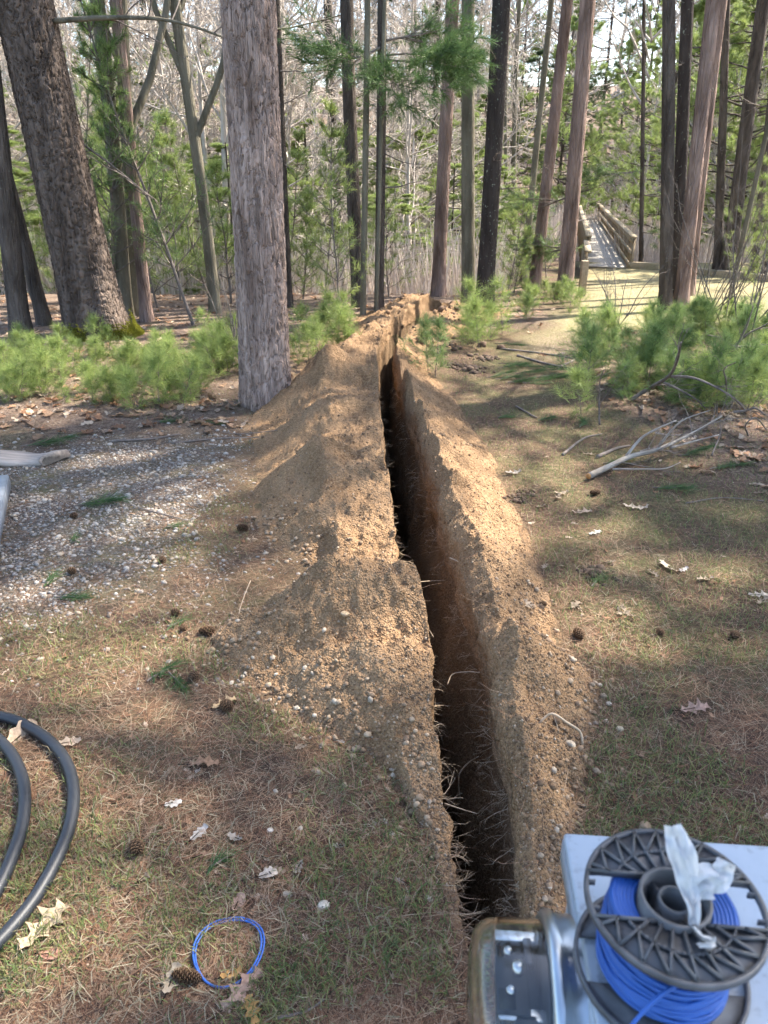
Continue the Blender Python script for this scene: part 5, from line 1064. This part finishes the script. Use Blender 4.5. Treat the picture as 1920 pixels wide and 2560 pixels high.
th = np.linspace(0, 4 * PI, 260) + .9
f_ = th / th[-1]; loops = []
for k, t in enumerate(np.linspace(0, 1, 300)):
    ang = PI + t * 4 * PI; s = sstep(.42, .58, t); cx = c1[0] * (1 - s) + c2_[0] * s; cyy = c1[1] * (1 - s) + c2_[1] * s; rr = c1[2] * (1 - s) + c2_[2] * s
    X, Yv = cx + rr * math.cos(ang), cyy + rr * math.sin(ang); loops.append((X - c1[0], Yv - c1[1], float(gz(X, Yv)) + rt + .004 + .02 * math.exp(-((t - .5) / .05) ** 2)))
loops = np.array(loops); mb = MB(); mb.add(*tube(loops, rt, 16)); mb.build('pipe', M['conduit'], coil, True)
mb = MB(); cnt = 0
for k in range(96, 148, 1):
    if k % 4 == 3: continue
    a, b = loops[k], loops[k] * .45 + loops[k + 1] * .55; dr = nrm(np.array([a[0], a[1], 0])); up = np.array([0, 0, 1.]); nn = nrm(dr * .80 + up * .60); tt = nrm(b - a); ww = np.cross(nn, tt) * .0007
    q = [a + nn * (rt + .0006) - ww, a + nn * (rt + .0006) + ww, b + nn * (rt + .0006) + ww, b + nn * (rt + .0006) - ww]; mb.add(np.array(q), np.array([[0, 1, 2, 3]]))
tag(mb.build('printed_line', M['print'], coil), kind='stuff')

M['blue'] = m_plain('blue_insulation', (.026, .10, .36), .4, 0, .12, 20)
P = site(495, 2058); P[2] = float(surf(P[0], P[1])); W = thing('wire_loop', 'small loop of thin blue wire lying in the near lawn', 'wire', tuple(P)); r = np.random.default_rng(3); pl = []
for t in np.linspace(0, 1, 140):
    a = 2.2 - t * 2 * PI * 2.15; rr = .072 + .0035 * math.sin(t * 9) + .002 * math.sin(a * 3); pl.append((rr * math.cos(a) * 1.03, rr * math.sin(a) * 1.10, .010 + .005 * math.sin(a * 2 + 1) + .0035 * t))
mb = MB(); mb.add(*tube(np.array(pl), .0022, 8)); mb.build('insulated_wire', M['blue'], W, True)
M['copper'] = m_plain('bare_copper', (.55, .24, .12), .35, .9, .1)
e = np.array(pl); mb = MB(); mb.add(*tube(np.array([e[0] + (0, 0, 0), e[0] * 1.0 + (e[0] - e[1]) * 2.4]), .0011, 6)); mb.build('bare_end', M['copper'], W)

# ---------------------------------------------------------------- meter pedestal
def m_cabinet():
    m, nt, b, o = mat_new('grey_painted_steel'); v = coords(nt); n1 = noise(nt, v, 9, 4); n2 = noise(nt, v, 70, 5, .65); n3 = noise(nt, v, 5, 3)
    c = ramp(nt, n1, [(.3, (.31, .36, .41)), (.7, (.38, .43, .48))]).outputs[0]
    fac = math_n(nt, 'MULTIPLY', ramp(nt, n2, [(.54, (0,) * 3), (.64, (.5,) * 3)]).outputs[0], ramp(nt, n3, [(.42, (0,) * 3), (.60, (1,) * 3)]).outputs[0]); c = mixc(nt, fac, c, (.12, .115, .105))
    nt.links.new(c, b.inputs['Base Color']); b.inputs['Roughness'].default_value = .48; bump(nt, n2, b, .08, .001); return m
M['cab'] = m_cabinet(); M['ring'] = m_plain('zinc_ring', (.42, .46, .49), .28, .9, .1, 14); M['dark'] = m_plain('dark_metal', (.05, .05, .055), .4, .3, .2, 30); M['plate'] = m_plain('white_face_plate', (.62, .63, .62), .45, 0, .06, 20); M['steel'] = m_plain('bright_steel', (.55, .56, .56), .25, .9, .1, 20); M['nameplate'] = m_plain('cream_name_plate', (.62, .57, .42), .4)
ZT = .875; ped = thing('meter_pedestal', 'pale grey steel electric meter pedestal with a glass meter on its side', 'meter pedestal', (.36, .48, float(gz(.36, .48))), math.radians(-4.5)); zb = float(gz(.36, .48))
X0, X1, YF, YB = -.158, .20, -.17, .157
def prism(x0, x1, y0, y1, z0, z1): return box((x0 + x1) / 2, (y0 + y1) / 2, (z0 + z1) / 2, x1 - x0, y1 - y0, z1 - z0)
z = ZT - zb
mb = MB(); mb.add(*prism(X0 + .012, X1 - .012, YF + .012, YB - .012, -.15, z - .014)); bevel(mb.build('cabinet', M['cab'], ped), .004)
v, f = prism(X0, X1, YF, YB, z - .012, z); mb = MB(); mb.add(v, f); lid = bevel(mb.build('lid', M['cab'], ped), .004, 3)
mb = MB(); mb.add(*prism(X0, X0 + .003, YF, YB, z - .045, z - .0125)); mb.add(*prism(X0 + .003, X1, YB - .003, YB, z - .045, z - .0125)); mb.build('lid_skirt', M['cab'], lid)
mb = MB(); mb.add(*prism(X0 + .2, X0 + .206, YF, -.02, z + .0015, z + .005)); mb.build('lid_seam', M['dark'], lid)
def rotx(v):                                            # lathe axis z -> -x
    return np.stack([-v[:, 2], v[:, 1], v[:, 0]], 1)
MC = np.array([X0 + .012, .012, .775 - zb])
meter = bpy.data.objects.new('meter', None); COL.objects.link(meter); meter.parent = ped; meter.location = tuple(MC); meter.empty_display_size = .05; tag(meter, 'round electric meter under a clear glass cover')
v, f = lathe([(.060, 0), (.094, 0), (.095, .004), (.090, .010), (.090, .030), (.094, .034), (.094, .042), (.088, .046), (.080, .046), (.080, .01)], 64); mb = MB(); mb.add(rotx(v), f); mb.build('socket_ring', M['ring'], meter, True)
mg, nt, b, o = mat_new('clear_glass'); b.inputs['Transmission Weight'].default_value = 1.0; b.inputs['Roughness'].default_value = .015; b.inputs['IOR'].default_value = 1.45; b.inputs['Base Color'].default_value = (.97, .99, .98, 1)
outp = [(.083, .040), (.083, .090), (.081, .102), (.076, .112), (.068, .119), (.05, .123), (.02, .1245), (.0005, .1247)]; inp = [(r_ - .0028 if r_ > .01 else r_, z_ - (.0028 if z_ > .1 else 0)) for r_, z_ in outp][::-1]
v, f = lathe(outp + inp, 64); mb = MB(); mb.add(rotx(v), f); mb.build('glass_cover', mg, meter, True)
mb = MB(); v, f = lathe([(.0, .044), (.078, .044), (.078, .05), (.0, .05)], 40); mb.add(rotx(v), f); mb.build('base_disc', M['plate'], meter)
mb = MB(); mb.add(*box(-.070, 0, .0, .036, .10, .085)); bevel(mb.build('movement', M['plate'], meter), .004)
mb = MB(); mb.add(*box(-.094, 0, -.004, .004, .118, .082)); bevel(mb.build('face_plate', M['plate'], meter), .0015)
mb = MB(); mb.add(*box(-.0975, -.012, .030, .002, .045, .012)); bevel(mb.build('name_plate', M['nameplate'], meter), .001)
for yy in (-.042, .042):
    mb = MB(); mb.add(*box(-.072, yy, .046, .05, .012, .010)); bevel(mb.build('bracket', M['steel'], meter), .001)
mb = MB(); v, f = lathe([(.0, -.012), (.006, -.012), (.006, .010), (.0, .010)], 16); mb.add(v + (-.075, .0, .055), f); mb.build('terminal', M['steel'], meter, True)
mb = MB(); mb.add(*box(-.082, -.014, .052, .034, .060, .003)); bevel(mb.build('top_plate', M['plate'], meter), .001)
mb = MB(); mb.add(*box(-.062, .024, .048, .010, .030, .012)); bevel(mb.build('coil_block', M['dark'], meter), .002)
mb = MB(); mb.add(*box(-.070, -.052, .044, .024, .022, .014)); bevel(mb.build('register_block', M['dark'], meter), .002)
for yy in (-.022, .020):
    mb = MB(); v, f = lathe([(.0, 0), (.005, 0), (.005, .004), (.003, .006), (0, .006)], 12); mb.add(v + (-.084, yy, .0535), f); mb.build('screw', M['steel'], meter, True)
mb = MB(); mb.add(*box(-.088, -.03, .054, .016, .020, .0015)); mb.build('name_plate', M['nameplate'], meter)

# ---------------------------------------------------------------- wire spool
M['spoolpl'] = m_plain('black_spool_plastic', (.075, .074, .075), .42, 0, .45, 30, .0006)
SPX, SPY = .272, .481; sp_ = thing('wire_spool', 'black plastic spool of bright blue wire standing on the meter box', 'wire spool', (SPX, SPY, ZT + .001), -.10); RS = .0825
def flange(z0, th, ribs):
    mb = MB(); na = 120; a = np.arange(na) * 2 * PI / na
    mb.add(*lathe([(RS - .0045, z0), (RS, z0), (RS, z0 + th + .003), (RS - .0045, z0 + th + .003), (RS - .0045, z0)], 120)); ob = mb.build('flange', M['spoolpl'], sp_)
    rh = .031
    for sg in (1, -1):                                   # plates above and below the two windows
        a = np.linspace(.30, PI - .30, 60) * sg; v0 = .024; ri = np.maximum(rh - .001, v0 / np.abs(np.sin(a))); ro = np.full(60, RS - .003); ri = np.minimum(ri, ro - .001)
        ring = []
        for zz, rr in ((z0, ri), (z0, ro), (z0 + th, ro), (z0 + th, ri)): ring.append(np.stack([rr * np.cos(a), rr * np.sin(a), np.full(60, zz)], -1))
        v = np.stack(ring, 1).reshape(-1, 3); f = grid_faces(60, 4, True); m2 = MB(); m2.add(v, f if sg > 0 else f[:, ::-1]); m2.f.append(np.array([[0, 1, 2, 3], [59 * 4, 59 * 4 + 3, 59 * 4 + 2, 59 * 4 + 1]])); m2.build('web_plate', M['spoolpl'], ob)
        if ribs:
            def rib(p, q, w=.0022, h=.0055):
                p = np.array(p); q = np.array(q); d = q - p; L = np.linalg.norm(d); c = (p + q) / 2; vv, ff = box(0, 0, z0 + th + h / 2 - .0005, L, w, h); an = math.atan2(d[1], d[0]); ca, sa = math.cos(an), math.sin(an)
                m3 = MB(); m3.add(np.stack([vv[:, 0] * ca - vv[:, 1] * sa + c[0], vv[:, 0] * sa + vv[:, 1] * ca + c[1], vv[:, 2]], 1), ff); m3.build('rib', M['spoolpl'], ob)
            pol = lambda r_, t_: (r_ * math.cos(t_ * sg), r_ * math.sin(t_ * sg))
            ts = np.linspace(.42, PI - .42, 9); rm = .054
            for i, t in enumerate(ts):
                rib(pol(max(rh, .0245 / math.sin(t)), t), pol(RS - .004, t))
                if i < 8: rib(pol(RS - .004, t), pol(max(rm, .026 / math.sin(ts[i + 1])), ts[i + 1]))
            e = math.sqrt(RS ** 2 - .024 ** 2) - .003; rib((-e, .0245 * sg), (-.021, .0245 * sg)); rib((.021, .0245 * sg), (e, .0245 * sg))
            tt = np.linspace(.50, PI - .50, 22)
            for i in range(21): rib(pol(rm, tt[i]), pol(rm, tt[i + 1]), .002, .0045)
    if ribs:
        for sg in (1, -1):
            for yy in (-.014, .014): rib2 = MB(); rib2.add(*box(sg * (RS - .007), yy, z0 + th / 2 + .001, .010, .002, .006)); rib2.build('rib', M['spoolpl'], ob)
    return ob
fb = flange(.002, .004, False); ft = flange(.094, .003, True)
mb = MB(); mb.add(*lathe([(.029, .002), (.033, .002), (.033, .104), (.029, .104), (.029, .002)], 48)); mb.build('hub', M['spoolpl'], sp_, True)
mb = MB(); mb.add(*lathe([(.0125, .01), (.0155, .01), (.0155, .100), (.0125, .100), (.0125, .01)], 32)); hb = mb.build('axle_tube', M['spoolpl'], sp_, True)
for k in range(4):
    a = k * PI / 2 + .5; mb = MB(); vv, ff = box(.022, 0, .050, .016, .003, .08); ca, sa = math.cos(a), math.sin(a); mb.add(np.stack([vv[:, 0] * ca - vv[:, 1] * sa, vv[:, 0] * sa + vv[:, 1] * ca, vv[:, 2]], 1), ff); mb.build('spoke', M['spoolpl'], sp_)
prof = [(.033, .008)]; nz = 24
for k in range(nz):
    for a in np.linspace(-1.4, 1.4, 6): prof.append((.0548 + .0019 * math.cos(a) + .0018 * math.sin(k * 1.7) + .0035 * (k < 9), .0095 + (k + .5) * .0034 + .0017 * math.sin(a)))
prof += [(.0545 - .0036 * k_ + .0018 * math.cos(a_), .0915 + .0014 * math.sin(a_) - .0006 * k_) for k_ in range(6) for a_ in np.linspace(.2, 2.9, 5)]; prof.append((.033, .086)); mb = MB(); mb.add(*lathe(prof, 80)); mb.build('wire_winding', M['blue'], sp_, True)
for k in range(9):
    r = np.random.default_rng(40 + k); a = np.linspace(0, 2 * PI, 90); zc = .012 + .0065 * k; tl = r.normal(0, .010, 2); rr = .0605 + .0012 * (k % 2) - .0003 * k
    mb = MB(); mb.add(*tube(np.stack([rr * np.cos(a), rr * np.sin(a), np.clip(zc + tl[0] * np.cos(a) + tl[1] * np.sin(a), .009, .088)], 1), .0018, 7, False)); mb.build('wire_turn', M['blue'], sp_, True)
pl = spline([(.035, -.052, .078), (.0, -.064, .080), (-.03, -.078, .072), (-.060, -.100, .045), (-.078, -.125, .0), (-.085, -.14, -.06), (-.088, -.15, -.2)], 40); mb = MB(); mb.add(*tube(pl, .0019, 8)); mb.build('loose_wire', M['blue'], sp_, True)
# torn white wrapper sticking up from the hub
mw, nt, b, o = mat_new('crumpled_wrapper'); b.inputs['Base Color'].default_value = (.74, .75, .74, 1); b.inputs['Roughness'].default_value = .25; n1 = noise(nt, coords(nt), 45, 4); bump(nt, n1, b, .5, .004)
t_ = N(nt, 'ShaderNodeBsdfTranslucent'); t_.inputs[0].default_value = (.8, .8, .78, 1); mx = N(nt, 'ShaderNodeMixShader'); mx.inputs[0].default_value = .4; nt.links.new(b.outputs[0], mx.inputs[1]); nt.links.new(t_.outputs[0], mx.inputs[2]); nt.links.new(mx.outputs[0], o.inputs[0])
def sheet(path, w, seed, name):
    r = np.random.default_rng(seed); s = spline(path, 24); d = nrm(np.gradient(s, axis=0)); sd = nrm(np.cross(d, np.array([0, -.75, .66]))); u = np.linspace(-1, 1, 9); ww = np.interp(np.linspace(0, 1, 24), np.linspace(0, 1, len(w)), w)
    V = s[:, None] + sd[:, None] * (u[None, :, None] * ww[:, None, None]); nn = np.cross(d, sd)
    V = V + nn[:, None] * (.013 * fbm(np.linspace(0, 5, 24)[:, None] + 0 * u[None] + seed, u[None] * 3.2 + 0 * ww[:, None], 3, seed))[..., None]
    mb = MB(); mb.add(V, grid_faces(24, 9)); mb.build(name, mw, sp_, True)
sheet([(.010, -.028, .100), (.012, -.012, .110), (.008, .006, .126), (.002, .022, .144), (-.002, .034, .158)], [.003, .006, .011, .013, .007], 3, 'wrapper')
sheet([(.014, .0, .112), (.026, .006, .120), (.040, .010, .124), (.046, .018, .134)], [.010, .015, .012, .006], 8, 'wrapper')
sheet([(.008, -.028, .102), (.012, -.040, .106), (.020, -.047, .108), (.006, -.051, .108)], [.003, .0025, .002, .002], 9, 'wrapper_strip')
